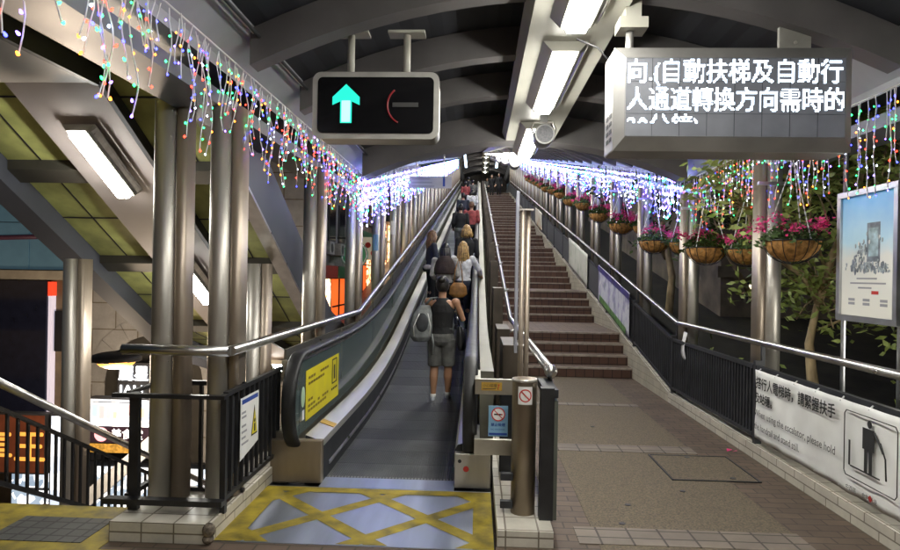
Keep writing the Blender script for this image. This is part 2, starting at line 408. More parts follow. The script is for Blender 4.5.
# balustrades
def balustrade(sg, xi):
    """sg -1 left, +1 right; xi inner skirt plane"""
    X = lambda d: xi + sg*d
    off = zs
    ys = ysr(4.872)
    B_ = empty('balustrade'); B_.parent = W; B_.matrix_parent_inverse = Matrix.Translation((.7, -4.9, 0))
    wd = .41 if sg < 0 else .28
    b = MB()      # skirt + inner deck + plinth
    prof = [(X(0), -.05), (X(0), .28), (X(.02), .315), (X(.15), .36), (X(.15), -.05)]
    b.sweep(prof, ys, off, [DARK, CLAD, CLAD, CLAD, CLAD]); 
    b.build('skirt_deck', B_)
    b = MB(); b.sweep([(X(.012), .125), (X(-.012), .10), (X(-.012), .085), (X(.012), .075)], ysr(5.05), off, STEEL2); b.build('guard_strip', B_)
    b = MB()      # end block
    b.box(min(X(0), X(wd)), max(X(0), X(wd)), 4.80, 4.87, 0, .335 if sg < 0 else .27, BRONZE if sg < 0 else STEEL); b.bevel(.008); b.build('end_block', B_)
    b = MB()      # outer cladding
    if sg < 0: prof = [(X(.30), -.4), (X(.30), .37), (X(wd), .37), (X(wd), -.4)]
    else: prof = [(X(.19), -.4), (X(.19), .88), (X(wd+.02), .88), (X(wd+.02), -.4)]
    b.sweep(prof, ys if sg < 0 else ysr(5.0), off, CLAD if sg < 0 else mat('dull_cladding', (.20, .19, .15), .4, .2, .3, 2, .04, 60, stretch=(1, .4, 1))); b.build('outer_cladding', B_)
    xh = X(.225) if sg < 0 else X(.115)
    b = MB()      # glass
    ys2 = ysr(4.95)
    b.sweep([(xh-.006, .34), (xh+.006, .34), (xh+.006, .93), (xh-.006, .93)], ys2, off, GLASS)
    # rounded newel end of the glass
    out = [(0, .34), (0, .93)] + [(-math.sin(a)*.20, .605+math.cos(a)*.325) for a in frange(.15, PI-.15, .3)]
    b.prism([(p[0], p[1]) for p in out], (xh-.006, 4.95, 0), (0, 1, 0), (0, 0, 1), (.012, 0, 0), GLASS)
    b.build('glass_panel', B_)
    # handrail with newel loop
    path = [(xh, 4.95, .26), (xh, 4.80, .27)] if False else []
    cz, cy, rz_, ry_ = .625, 4.95, .365, .30
    loop = [(xh, cy - ry_*math.sin(a), cz - rz_*math.cos(a)) for a in frange(.25, PI, .2)]
    run = [(xh, y, .99+off(y)) for y in ysr(5.2)]
    pts = loop + run
    b = MB(); k = b.mi(RUBBER); rings = []
    for i, p in enumerate(pts):
        p = Vector(p); t_ = (Vector(pts[min(i+1, len(pts)-1)])-Vector(pts[max(i-1, 0)])).normalized(); nrm = Vector((1, 0, 0)).cross(t_)
        ring = []
        for a in range(12):
            an = 2*PI*a/12; ring.append(b.bm.verts.new(p + Vector((1, 0, 0))*.056*math.copysign(abs(math.cos(an))**.7, math.cos(an)) + nrm*.026*math.copysign(abs(math.sin(an))**.7, math.sin(an))))
        rings.append(ring)
    for i in range(len(rings)-1):
        for j in range(12):
            f = b.bm.faces.new([rings[i][j], rings[i][(j+1) % 12], rings[i+1][(j+1) % 12], rings[i+1][j]]); f.material_index = k; f.smooth = True
    b.bm.faces.new(rings[0]).material_index = k; b.bm.faces.new(rings[-1]).material_index = k
    b.build('handrail', B_)
    b = MB()
    loop2 = [(xh, cy - (ry_-.045)*math.sin(a), cz - (rz_-.045)*math.cos(a)) for a in frange(.3, PI, .2)] + [(xh, y, .945+off(y)) for y in ysr(5.2)]
    b.tube(loop2, .019, STEEL2, 8); b.build('handrail_guide', B_)
    return B_, xh
BL, XL = balustrade(-1, -1.19)
BR, XR = balustrade(1, -.15)
# yellow notice and stickers on the left glass
b = MB(); xg = XL+.009
b.face([(xg, 5.10, .41), (xg, 6.32, .40), (xg, 6.32, .83), (xg, 5.10, .83)], YELS); n_ = b.build('yellow_notice', BL)
b = MB(); xg += .003
for zz, l in ((.75, .44), (.70, .40), (.56, .12), (.51, .44), (.47, .40)):
    for k in range(int(l/.045)):
        if R.random() < .85: b.box(xg, xg+.001, 5.17+k*.08, 5.17+k*.08+.062, zz, zz+.022, mat('notice_ink', (.22, .16, .02), .6, 0, 0))
for q in ((6.02, 6.045, .57, .79), (6.2, 6.225, .57, .79), (6.02, 6.225, .79, .803), (6.02, 6.225, .56, .572), (6.10, 6.15, .60, .74)): b.box(xg, xg+.001, q[0], q[1], q[2], q[3], INK)
for k in range(4): b.box(xg, xg+.001, 6.0+k*.065, 6.045+k*.065, .50, .52, INK)
b.build('notice_text', n_)
b = MB(); b.prism([(math.cos(a)*.055, math.sin(a)*.085) for a in frange(0, 2*PI-.3, .3)], (XL+.009, 5.02, .63), (0, 1, 0), (0, 0, 1), (.001, 0, 0), mat('pale_sticker', (.45, .6, .42), .5, 0, .05)); b.build('round_sticker', BL)
b = MB(); b.box(XL+.009, XL+.010, 5.0, 5.06, .44, .52, PAPER); b.build('small_sticker', BL)
b = MB(); b.hexa([(-1.215, 5.3, .318), (-1.335, 5.3, .359), (-1.335, 5.42, .359), (-1.215, 5.42, .318), (-1.212, 5.3, .322), (-1.332, 5.3, .363), (-1.332, 5.42, .363), (-1.212, 5.42, .322)], ORAS); b.build('caution_strip', BL)
b = MB(); b.prism([(math.cos(a)*.022, math.sin(a)*.022) for a in frange(0, 2*PI-.3, .3)], (-.06, 4.799, .15), (1, 0, 0), (0, 0, 1), (0, -.004, 0), REDI)
b.prism([(math.cos(a)*.014, math.sin(a)*.014) for a in frange(0, 2*PI-.3, .3)], (-.11, 4.799, .21), (1, 0, 0), (0, 0, 1), (0, -.004, 0), BLACK)
b.build('stop_button', BR)
# brackets joining end to railing / bollard
for z0 in (.84, .40):
    b = MB(); b.box(.0, .30, 4.52, 4.56, z0-.055, z0+.055, CLAD); b.box(.0, .04, 4.56, 5.0, z0-.05, z0+.05, CLAD); b.build('bracket', BR)
for z0 in (.84, .40):
    b = MB(); b.box(-1.60, -1.46, 5.06, 5.09, z0-.08, z0+.08, CLAD); b.tube([(-1.53, 5.06, z0), (-1.53, 5.05, z0)], .02, STEEL, 10); b.build('bracket', BL)

# ------------------------------------------------------------------ canopy over the walkway
C = tag(empty('walkway_canopy', (.57, 3, 0)), 'arched dark roof on curved ribs over walkway and stairs', 'canopy')
XA, XB, XC = -1.52, 2.66, .57
def arch(x): return .5*(1-((x-XC)/2.12)**2)
def cpart(bb, name):
    o = bb.build(name, C); o.matrix_parent_inverse = Matrix.Translation((-.57, -3, 0)); return o
yl0 = [-4, KNEE, TOP_Y, 66]
xs_ = [XA + (XB-XA)*i/20 for i in range(21)]
def rib(y, t=.13, dz=0, dep=.24):
    b = MB(); k = b.mi(RIBM); z0 = 3.0 + zf(y) + dz
    L = []
    for x in xs_:
        zl = z0 + arch(x); zu = zl + dep
        L.append([b.bm.verts.new((x, y-t/2, zl)), b.bm.verts.new((x, y+t/2, zl)), b.bm.verts.new((x, y+t/2, zu)), b.bm.verts.new((x, y-t/2, zu))])
    for i in range(20):
        for j in range(4):
            b.bm.faces.new([L[i][j], L[i][(j+1) % 4], L[i+1][(j+1) % 4], L[i+1][j]]).material_index = k
    b.bm.faces.new(L[0]).material_index = k; b.bm.faces.new(L[-1]).material_index = k
    return cpart(b, 'rib')
for y in [-2.85, -1.7, -.55, .6, 1.75, 2.9, 4.1, 5.25, 6.4]: rib(y, .15)
rib(KNEE-.2, .34, -.1, .36)
y = KNEE+1.2
while y < TOP_Y: rib(y, .11, .07, .17); y += 1.3
for y in (54.5, 56, 57.5, 59, 60.5, 62): rib(y)
b = MB(); b.tube([(-1.46, q, 3.2+zf(q)) for q in yl0], .012, DARK, 6); b.tube([(-1.50, q, 3.225+zf(q)) for q in yl0], .008, STEEL, 6); cpart(b, 'conduit')
b = MB()      # roof deck: arched sheet with corrugations
def deck_strip(y0, y1, zo):
    N = 40; k = b.mi(DECK); prev = None
    for i in range(N+1):
        x = XA-.1 + (XB-XA+.2)*i/N; z = 3.24+arch(max(XA, min(XB, x))) + (.012 if i % 2 else 0)
        cur = [b.bm.verts.new((x, y0, z+zo(y0))), b.bm.verts.new((x, y1, z+zo(y1))), b.bm.verts.new((x, y0, z+.06+zo(y0))), b.bm.verts.new((x, y1, z+.06+zo(y1)))]
        if prev:
            b.bm.faces.new([prev[0], prev[1], cur[1], cur[0]]).material_index = k; b.bm.faces.new([prev[2], cur[2], cur[3], prev[3]]).material_index = k
        prev = cur
for a, c in ((-4, KNEE), (KNEE, TOP_Y), (TOP_Y, 66)): deck_strip(a, c, zf)
cpart(b, 'roof_deck')
yl = [-4, KNEE, TOP_Y, 66]
for sg in (-1, 1):
    f = lambda x: x if sg < 0 else (2*XC - x)
    b = MB()      # fascia: sloping painted panel with gutter lip
    b.sweep([(f(-1.72), 3.06), (f(-1.50), 3.24), (f(-1.50), 3.30), (f(-1.95), 3.30), (f(-1.95), 3.0), (f(-1.74), 3.0)], yl, zf, [FASC, FASC, DARK, DARK, DARK, FASC]); cpart(b, 'fascia')
    b = MB()      # eave beam over the columns
    b.sweep([(f(-2.0), 2.72), (f(-1.74), 2.76), (f(-1.74), 2.86), (f(-2.0), 2.86)], yl, zf, mat('eave_metal', (.16, .165, .19), .45, .6, .12, 3)); cpart(b, 'eave_beam')
# central light trough hung under the ribs
b = MB(); b.sweep([(.34, 3.40), (.95, 3.40), (1.0, 3.5), (.29, 3.5)], yl, zf, BEAMP); cpart(b, 'light_trough')
ENDW = mat('far_wall', (.08, .07, .06), .8, 0, .2)
b = MB(); b.box(-2, 3, 66, 66.2, 8, 13, ENDW); tag(b.build('end_wall'), 'dark wall closing the far top of the walkway', 'wall')

# fluorescent lights
LG = 'fluorescent lights under the canopy trough'
fl0 = empty('fluorescent_light')
b = MB()
b.prism([(-.17, 0), (-.10, -.075), (.10, -.075), (.17, 0)], (0, 0, 0), (1, 0, 0), (0, 0, 1), (0, 1.65, 0), BEAMP); b.build('housing', fl0)
b = MB(); b.prism([(-.085, 0), (-.06, -.05), (.06, -.05), (.085, 0)], (0, .05, -.077), (1, 0, 0), (0, 0, 1), (0, 1.55, 0), TUBEM); b.build('diffuser', fl0)
b = MB(); b.hexa([(.125, .05, -.07), (.14, .05, -.06), (.14, 1.6, -.06), (.125, 1.6, -.07), (.165, .05, -.02), (.17, .05, -.01), (.17, 1.6, -.01), (.165, 1.6, -.02)], STEEL2); b.build('reflector', fl0)
ly = [-2.2, .2, 2.55, 4.62, 7.05] + [10.2+2.6*i for i in range(21)]
for i, y in enumerate(ly):
    o = fl0 if i == 0 else copy_tree(fl0)
    zz = 3.397
    if y > KNEE: o.rotation_euler[0] = math.atan(SL)
    o.location = (.63, y, zz+zf(y))
    tag(o, 'fluorescent light under the ceiling trough, ' + (ORD[i-2]+' visible one from the top edge of the photo' if i > 1 else ('out of view behind the photographer' if i else 'farthest behind the photographer')), 'ceiling light', LG)

# projector loudspeakers
sp0 = empty('loudspeaker'); SPK = mat('speaker_grey', (.32, .32, .31), .45, .1, .08)
b = MB(); b.tube([(0, -.02, 0), (0, .0, 0), (0, .26, 0)], [.105, .112, .108], SPK, 24); b.build('speaker_body', sp0)
b = MB(); b.tube([(0, -.028, 0), (0, -.021, 0)], .09, mat('speaker_grille', (.14, .14, .15), .6, .3, .2, 60), 24); b.build('grille', sp0)
b = MB(); b.tube([(-.1, .12, .0), (-.13, .12, .09), (-.10, .12, .16), (.10, .12, .16), (.13, .12, .09), (.1, .12, 0)], .012, STEEL, 6); b.box(-.04, .04, .08, .16, .155, .22, SPK); b.build('bracket', sp0)
for i, (y, x) in enumerate(((6.7, .70), (10.6, .62), (14.5, .62), (18.5, .62), (23, .62), (28, .62))):
    o = sp0 if i == 0 else copy_tree(sp0); o.location = (x, y, 3.18+zf(y))
    tag(o, 'round grey loudspeaker hung below the ceiling trough, %s from the camera' % ORD[i], 'loudspeaker', 'loudspeakers under the trough')

# ------------------------------------------------------------------ columns
def rrect(w_, h_, r, n=5):
    P = []
    for cx, cy, a0 in ((w_/2-r, h_/2-r, 0), (-w_/2+r, h_/2-r, PI/2), (-w_/2+r, -h_/2+r, PI), (w_/2-r, -h_/2+r, 1.5*PI)):
        for i in range(n+1): a = a0+PI/2*i/n; P.append((cx+r*math.cos(a), cy+r*math.sin(a)))
    return P
def column(x, y, sg, h, name='steel_column'):
    o = empty(name, (x, y, zf(y)+.125))
    b = MB(); b.tube([(0, 0, 0), (0, 0, h)], .072, STEEL, 24); b.build('tube', o)
    b = MB(); xx = -sg*.106
    b.prism(rrect(.078, .17, .034, 6), (xx, .06, 0), (1, 0, 0), (0, 1, 0), (0, 0, h), STEEL3)
    for f in b.bm.faces: f.smooth = len(f.verts) == 4
    b.build('post', o)
    b = MB(); b.box(min(xx, 0), max(xx, 0), .0, .02, .02, h-.02, BRONZE); b.build('web', o)
    b = MB()
    for q in range(16): b.sphere((xx*.52, -.072*.55, .1+q*.165), .006, .006, .006, STEEL2, 6, 4)
    b.build('rivet', o)
    if sg > 0: b = MB(); b.box(-.20, .12, -.13, -.09, h-.22, h-.19, STEEL2); b.build('clamp', o)
    return o
GL, GR = 'columns on the side of the stair going down', 'columns on the planted side'
cl = [(-2.07, 4.02), (-1.745, 4.14), (-1.76, 6.45)]; y = 8.55
while y < TOP_Y+2: cl.append((-1.76, y)); y += 2.15
proto = {}
for i, (x, y) in enumerate(cl):
    if i == 0: o = column(x, y, -1, 2.64); proto['L'] = o
    else: o = copy_tree(proto['L']); o.location = (x, y, zf(y)+.125)
    tag(o, ('paired steel column on the white tiled plinth, ' + ('standing at the outer end' if i == 0 else 'nearer the moving walkway')) if i < 2 else '%s steel column from the camera in the row beside the moving walkway' % ORD[i-1], 'column', GL)
y = 6.05; i = 0
for y in [1.7, 3.85] + frange(6.05, TOP_Y+1, 2.17):
    if i == 0: o = column(2.82, y, 1, 2.64); proto['R'] = o
    else: o = copy_tree(proto['R']); o.location = (2.82, y, zf(y)+.125)
    tag(o, '%s steel column in the row by the hanging baskets, counted from behind the poster' % ORD[i] if i > 1 else ['steel column out of view beside the photographer', 'steel column beside the poster frame at the photo edge'][i], 'column', GR)
    i += 1
for (x, y, zz, nm) in ((-1.76, 10.7, 1.6, 'blue'), (-1.76, 12.85, 1.6, 'white')):
    b = MB(); mt_ = BLUEP if nm == 'blue' else PAPER
    b.prism([(math.sin(a)*.0755, -math.cos(a)*.0755) for a in frange(-.7, .7, .2)] + [(math.sin(a)*.0735, -math.cos(a)*.0735) for a in frange(.7, -.7, .2)], (x, y, zf(y)+zz), (1, 0, 0), (0, 1, 0), (0, 0, .28), mt_)
    tag(b.build('notice_label'), '%s paper label wrapped round a column beside the walkway' % nm, 'label')

# ------------------------------------------------------------------ railings
# left: stainless handrail, black bars
LR = tag(empty('side_railing', (-1.6, 4, 0)), 'stainless handrail with black bars round the front columns and up beside the walkway', 'railing')
def lp(bb, name): o = bb.build(name, LR); o.matrix_parent_inverse = Matrix.Translation((1.6, -4, 0)); return o
RX = -1.60
b = MB(); b.tube([(-2.26, 3.88, 1.14), (-1.565, 3.88, 1.14)], .034, STEEL2, 14); lp(b, 'handrail')
b = MB(); b.tube([(-1.565, 3.90, 1.14), (RX+.01, KNEE-.05, 1.13), (RX, TOP_Y, 1.12+zf(TOP_Y)), (RX, 64, 1.12+zf(TOP_Y))], .034, STEEL2, 14); lp(b, 'handrail')
b = MB()
b.box(-2.28, -1.56, 3.80, 3.84, .845, .87, BLACK); b.box(-2.32, -1.56, 3.78, 3.84, .18, .215, BLACK)
b.box(-2.19, -2.13, 3.842, 3.88, .12, .87, BLACK); b.box(-1.60, -1.565, 3.842, 3.88, .12, .87, BLACK)
for x in [-2.24+.0, -2.24+.09]: pass
lp(b, 'front_frame')
b = MB()
for x in frange(-2.14, -1.64, .09): b.box(x-.011, x+.011, 4.20, 4.222, .14, .86, BLACK)
b.box(-2.24, -1.58, 4.195, 4.227, .86, .89, BLACK); b.box(-2.24, -1.58, 4.195, 4.227, .13, .155, BLACK)
b.box(-2.238, -2.205, 3.885, 4.194, .846, .87, BLACK); b.box(-2.238, -2.205, 3.885, 4.194, .18, .21, BLACK)
lp(b, 'bar_panel')
b = MB(); b.box(-1.602, -1.57, 3.885, 5.0, .85, .88, BLACK); b.box(-1.602, -1.57, 3.885, 5.0, .19, .22, BLACK)
for y in frange(3.98, 4.95, .1): b.box(-1.597, -1.575, y-.011, y+.011, .215, .855, BLACK)
b.box(-1.612, -1.602, 3.9, 5.0, .30, .84, PANELG)
lp(b, 'bar_panel')
for y in frange(5.15, 64, 2.15):
    y2 = min(y+2.1, 64)
    if y < KNEE < y2: ysx = [y, KNEE, y2]
    elif y < TOP_Y < y2: ysx = [y, TOP_Y, y2]
    else: ysx = [y, y2]
    b = MB(); b.sweep([(RX-.01, .35), (RX+.01, .35), (RX+.01, 1.0), (RX-.01, 1.0)], ysx, zf, mat('pale_infill', (.22, .21, .19), .3, .7, .12)); lp(b, 'infill_panel')
# warning notice on the bars
t = tag(empty('warning_notice', (-1.558, 4.35, .60)), 'white warning notice with a yellow triangle tied to the black bars', 'notice')
b = MB(); b.face([(0, -.28, -.22), (0, .06, -.16), (0, .06, .20), (0, -.28, .20)], PAPER); b.face([(-.003, -.28, -.22), (-.003, .06, -.16), (-.003, .06, .20), (-.003, -.28, .20)], PAPER); b.build('sheet', t, normals=False)
b = MB(); b.box(.001, .002, -.26, .04, .155, .185, BLUEI); b.build('blue_band', t)
b = MB(); b.prism([(-.085, -.07), (.035, -.07), (-.025, .14)], (.001, .0, -.03), (0, 1, 0), (0, 0, 1), (.001, 0, 0), INK)
b.prism([(-.073, -.058), (.023, -.058), (-.025, .11)], (.0025, .0, -.03), (0, 1, 0), (0, 0, 1), (.001, 0, 0), YELS)
b.box(.004, .005, -.038, -.012, -.075, -.02, INK); b.sphere((.0045, -.025, .0), .001, .014, .016, INK, 8, 4); b.build('warning_triangle', t)
b = MB()
for zz in (.09, .06, -.0, -.04, -.08, -.12):
    b.box(.001, .002, -.26, -.26+R.uniform(.07, .13), zz, zz+.014, mat('grey_ink', (.3, .3, .32), .7, 0, 0))
b.build('text_line', t)

# right railing
RR = tag(empty('side_railing', (2.62, 4, .13)), 'dark barred railing with stainless handrail along the planted side and up the stairs', 'railing')
def rp(bb, name): o = bb.build(name, RR); o.matrix_parent_inverse = Matrix.Translation((-2.62, -4, -.13)); return o
b = MB(); b.tube([(2.69, -3, 1.06), (2.69, KNEE, 1.06), (2.69, TOP_Y, 1.06+zf(TOP_Y)), (2.69, 64, 1.06+zf(TOP_Y))], .031, STEEL2, 14); rp(b, 'handrail')
yy = [-.4, 1.65, 3.8, 5.9] + [KNEE-.03] + frange(10.4, 63, 2.15)
for i in range(len(yy)-1):
    y0, y1 = yy[i]+.04, yy[i+1]-.04
    b = MB(); off = zf
    def qb(x0, x1, za, zb, ya, yb, mt):
        b.hexa([(x0, ya, za+off(ya)), (x1, ya, za+off(ya)), (x1, yb, za+off(yb)), (x0, yb, za+off(yb)), (x0, ya, zb+off(ya)), (x1, ya, zb+off(ya)), (x1, yb, zb+off(yb)), (x0, yb, zb+off(yb))], mt)
    qb(2.60, 2.64, .82, .86, y0, y1, DARK); qb(2.60, 2.64, .19, .22, y0, y1, DARK)
    if y0 < 12:
        n = int((y1-y0)/.07)
        for k in range(1, n): 
            ya = y0+(y1-y0)*k/n; qb(2.61, 2.628, .22, .82, ya-.012, ya+.012, DARK)
        qb(2.645, 2.652, .22, .82, y0, y1, mat('dark_mesh', (.03, .032, .036), .6, .2, .2))
    else: qb(2.61, 2.63, .22, .82, y0, y1, PANELG)
    rp(b, 'bar_panel')
for y in yy:
    b = MB(); b.box(2.60, 2.66, y-.025, y+.025, zf(y)+.13, zf(y)+.90, DARK); b.box(2.66, 2.69, y-.015, y+.015, zf(y)+.85, zf(y)+1.05, DARK); rp(b, 'post')

# big banner tied on the railing near the camera
def wavy(nx, nz, fn, mt, bb):
    V = [[bb.bm.verts.new(fn(i/nx, j/nz)) for j in range(nz+1)] for i in range(nx+1)]; k = bb.mi(mt)
    for i in range(nx):
        for j in range(nz):
            f = bb.bm.faces.new([V[i][j], V[i+1][j], V[i+1][j+1], V[i][j+1]]); f.material_index = k; f.smooth = True
BY0, BY1 = 3.80, 5.80
t = tag(empty('banner', (2.585, 4.8, .2)), 'white vinyl banner with black writing and a standing figure tied to the railing', 'banner')
def bf(u, v):   # u 0 = far end
    y = BY1+(BY0-BY1)*u
    return (-.018+.007*math.sin(u*19+v*3)*math.sin(v*3.1)+.004*math.sin(u*41-v*7), y-4.8, .012+.62*v - .010*math.sin(u*PI*5)**2*(1-v))
b = MB(); wavy(60, 14, bf, WHITE, b); o = b.build('sheet', t, normals=False)
sol = o.modifiers.new('s', 'SOLIDIFY'); sol.thickness = .002; sol.offset = 0
ex, ey = (0, -1, 0), (0, 0, 1)
def bt(body, size, u, z, **k): return text(body, size, INK, 'lettering', t, (-.040, (BY1-4.8)-u*(BY1-BY0), z), ex, ey, **k)
bt('搭行人電梯時，請緊握扶手', .112, .03, .485, bold=.0025, width=1.24)
bt('及站穩。', .098, .02, .355, bold=.0025)
bt('When using the escalator, please hold', .088, .02, .225, width=1.27)
bt('the handrail and stand still.', .088, .02, .105, width=.78)
bt('中西區     食物環境', .04, .72, .04)
text('◆', .05, REDI, 'emblem', t, (-.040, (BY1-4.8)-.84*(BY1-BY0), .04), ex, ey)
b = MB()
def by(u): return (BY1-4.8)-u*(BY1-BY0)
fx = -.042
def bar2(u0, u1, z0, z1): b.box(fx-.001, fx, by(u1), by(u0), z0, z1, INK)
# rounded frame, escalator side strokes and the figure
fr = [(.71, .16), (.71, .55), (.72, .575), (.97, .575), (.98, .55), (.98, .16), (.97, .135), (.72, .135)]
b.tube([(fx, by(u), z) for u, z in fr+fr[:1]], .0035, INK, 5)
bar2(.735, .745, .21, .38); bar2(.745, .90, .205, .215)
b.tube([(fx, by(.93), .22), (fx, by(.925), .35), (fx, by(.90), .44)], .005, INK, 5)
b.sphere((fx, by(.845), .53), .002, .024, .026, INK, 10, 6)
bar2(.81, .87, .36, .50); bar2(.82, .836, .215, .36); bar2(.845, .861, .215, .36)
b.tube([(fx, by(.87), .49), (fx, by(.90), .42), (fx, by(.915), .38)], .007, INK, 5)
b.build('pictogram', t)
b = MB()
for u in frange(.02, .98, .16):
    for v, dz in ((.97, .03), (.03, -.01)):
        p = bf(u, v); b.tube([(p[0]-.004, p[1], p[2]), (.012, p[1], p[2]+dz)], .006, WIRE, 6)
b.build('tie', t)
# two posters on the sloping railing and a paper flap
def slope_sheet(name, y0, y1, z0, z1, mt_fn, label, cat):
    t = tag(empty(name, (2.585, y0, zf(y0))), label, cat)
    b = MB(); wavy(16, 8, lambda u, v: (-.015+.008*math.sin(u*9)*math.sin(v*4), (y1-y0)*u, zf(y0+(y1-y0)*u)-zf(y0)+z0+(z1-z0)*v), mt_fn, b)
    o = b.build('sheet', t, normals=False); s_ = o.modifiers.new('s', 'SOLIDIFY'); s_.thickness = .002
    return t
def picmat(name, stops, scale):
    mm = bpy.data.materials.new(name); mm.use_nodes = True; nt = mm.node_tree; bs = nt.nodes['Principled BSDF']
    tc = nt.nodes.new('ShaderNodeTexCoord'); n = nt.nodes.new('ShaderNodeTexNoise'); n.inputs['Scale'].default_value = scale; n.inputs['Detail'].default_value = 3
    nt.links.new(tc.outputs['Object'], n.inputs['Vector'])
    cr = nt.nodes.new('ShaderNodeValToRGB')
    cr.color_ramp.elements[0].position, cr.color_ramp.elements[0].color = stops[0][0], stops[0][1]+(1,)
    cr.color_ramp.elements[1].position, cr.color_ramp.elements[1].color = stops[-1][0], stops[-1][1]+(1,)
    for p, c in stops[1:-1]: e = cr.color_ramp.elements.new(p); e.color = c+(1,)
    nt.links.new(n.outputs[0], cr.inputs[0]); nt.links.new(cr.outputs[0], bs.inputs['Base Color']); bs.inputs['Roughness'].default_value = .5
    return mm
t = slope_sheet('banner', 10.55, 13.25, .22, .98, picmat('lilac_print', [(.3, (.5, .5, .62)), (.45, (.62, .63, .66)), (.6, (.32, .30, .48)), (.75, (.2, .33, .2))], 4), 'lilac and white printed banner tied to the sloping stair railing', 'banner')
b = MB(); b.hexa([(-.030, 0, .86), (-.028, 0, .86), (-.028, 2.7, .86+SL*2.7), (-.03, 2.7, .86+SL*2.7), (-.03, 0, .97), (-.028, 0, .97), (-.028, 2.7, .97+SL*2.7), (-.03, 2.7, .97+SL*2.7)], mat('navy_print', (.06, .05, .22), .5, 0, .3, 3)); b.build('header_band', t)
b = MB(); b.hexa([(-.030, .2, .26), (-.028, .2, .26), (-.028, 2.5, .26+SL*2.5), (-.03, 2.5, .26+SL*2.5), (-.03, .2, .38), (-.028, .2, .33), (-.028, 2.5, .43+SL*2.3), (-.03, 2.5, .43+SL*2.3)], mat('green_print', (.12, .25, .08), .5, 0, .4, 8)); b.build('footer_band', t)
t = slope_sheet('banner', 14.6, 17.6, .2, .98, picmat('cream_print', [(.3, (.5, .5, .42)), (.5, (.62, .62, .55)), (.7, (.42, .45, .36))], 2.5), 'plain cream banner on the stair railing above the lilac one', 'banner')
slope_sheet('banner', 25, 28, .2, .95, MATS.get('cream2') or picmat('cream2', [(.3, (.5, .48, .4)), (.5, (.62, .6, .52)), (.7, (.5, .3, .12))], 2), 'small orange and cream banner far up the stair railing', 'banner')
b = MB(); wavy(5, 6, lambda u, v: (2.64-.03*u-.02*math.sin(v*4), 8.05-.22*u, .62+.36*v+.08*(u-.5)*(1-v)), PAPER, b)
tag(b.build('paper_notice', normals=False), 'loose white paper hanging from the handrail at the foot of the slope', 'paper')

# ------------------------------------------------------------------ middle barrier, bollard, sign post, handrail
t = tag(empty('stair_handrail', (.5, 4.1, .1)), 'thick polished stair handrail with ball end in the middle', 'handrail')
b = MB(); HX = .52; b.tube([(HX, 4.3, 1.0), (HX, 9.5, 1.0), (HX, TOP_Y, 1.0+SL*(TOP_Y-9.5)), (HX, 58, 1.0+SL*(TOP_Y-9.5))], .036, STEEL2, 16); b.sphere((HX, 4.3, 1.0), .046, .046, .046, STEEL2, 14, 10)
o = b.build('rail', t); o.matrix_parent_inverse = Matrix.Translation((-.5, -4.1, -.1))
b = MB(); b.box(.42, .505, 3.96, 4.04, .10, .94, BLACK); b.box(.507, .53, 3.97, 4.6, .10, .86, mat('grey_green_panel', (.12, .13, .11), .5, .3, .15)); b.tube([(HX, 4.36, .9), (HX, 4.36, .98)], .018, BLACK, 8); b.box(.44, .53, 3.965, 4.42, .88, .93, DARK)
o = b.build('end_post', t); o.matrix_parent_inverse = Matrix.Translation((-.5, -4.1, -.1))
for i, y in enumerate([6.0, 7.8] + frange(9.9, 50, 2.5)):
    zz = zf(y+.9) if y > 9 else 0
    b = MB(); b.box(.26, .42, y-.05, y+.75, zz-.3 if y > 9 else .05, zz+.99, mat('bronze_paint', (.075, .06, .045), .45, .4, .2, 4)); b.bevel(.006)
    o = b.build('post', t); o.matrix_parent_inverse = Matrix.Translation((-.5, -4.1, -.1))
    b = MB(); b.tube([(.40, y+.3, zz+.9), (HX, y+.3, zz+.97 if y > 9 else .97)], .014, STEEL2, 8); o = b.build('rail_bracket', t); o.matrix_parent_inverse = Matrix.Translation((-.5, -4.1, -.1))

t = tag(empty('bollard', (.325, 4.1, .10)), 'brown steel bollard with a round prohibition sticker at the walkway end', 'bollard')
b = MB(); b.tube([(0, 0, 0), (0, 0, .86), (0, 0, .875), (0, 0, .88)], [.08, .08, .08, .072], BRONZE, 28); b.build('tube', t)
b = MB(); b.tube([(0, 0, .86), (0, 0, .878)], .0825, STEEL, 28); b.build('cap', t)
def curved(bb, r, x0, x1, z0, z1, mt, n=8):
    for i in range(n):
        a0, a1 = (x0+(x1-x0)*i/n)/r, (x0+(x1-x0)*(i+1)/n)/r
        bb.face([(r*math.sin(a0), -r*math.cos(a0), z0), (r*math.sin(a1), -r*math.cos(a1), z0), (r*math.sin(a1), -r*math.cos(a1), z1), (r*math.sin(a0), -r*math.cos(a0), z1)], mt)
b = MB(); curved(b, .0815, -.048, .048, .72, .835, PAPER); st = b.build('sticker', t, normals=False)
b = MB()
def cring(bb, r, cx, cz, ra, rb, mt, n=28):
    for i in range(n):
        a0, a1 = 2*PI*i/n, 2*PI*(i+1)/n; P = []
        for rr, a in ((ra, a0), (rb, a0), (rb, a1), (ra, a1)):
            an = (cx+rr*math.cos(a))/r; P.append((r*math.sin(an), -r*math.cos(an), cz+rr*math.sin(a)))
        bb.face(P, mt)
cring(b, .083, 0, .778, .034, .042, REDI)
for q in range(8):
    P = []
    for u, e in ((q/8, 1), (q/8, -1), ((q+1)/8, -1), ((q+1)/8, 1)):
        dx = -.026+.052*u+e*.003; dz_ = .026-.052*u+e*.003; an = dx/.0832; P.append((.0832*math.sin(an), -.0832*math.cos(an), .778+dz_))
    b.face(P, REDI)
b.build('prohibition_ring', st, normals=False)
for z0 in (.04, .22):
    b = MB(); b.box(-.15, -.07, -.06, -.02, z0, z0+.045, DARK); b.build('hinge', t)
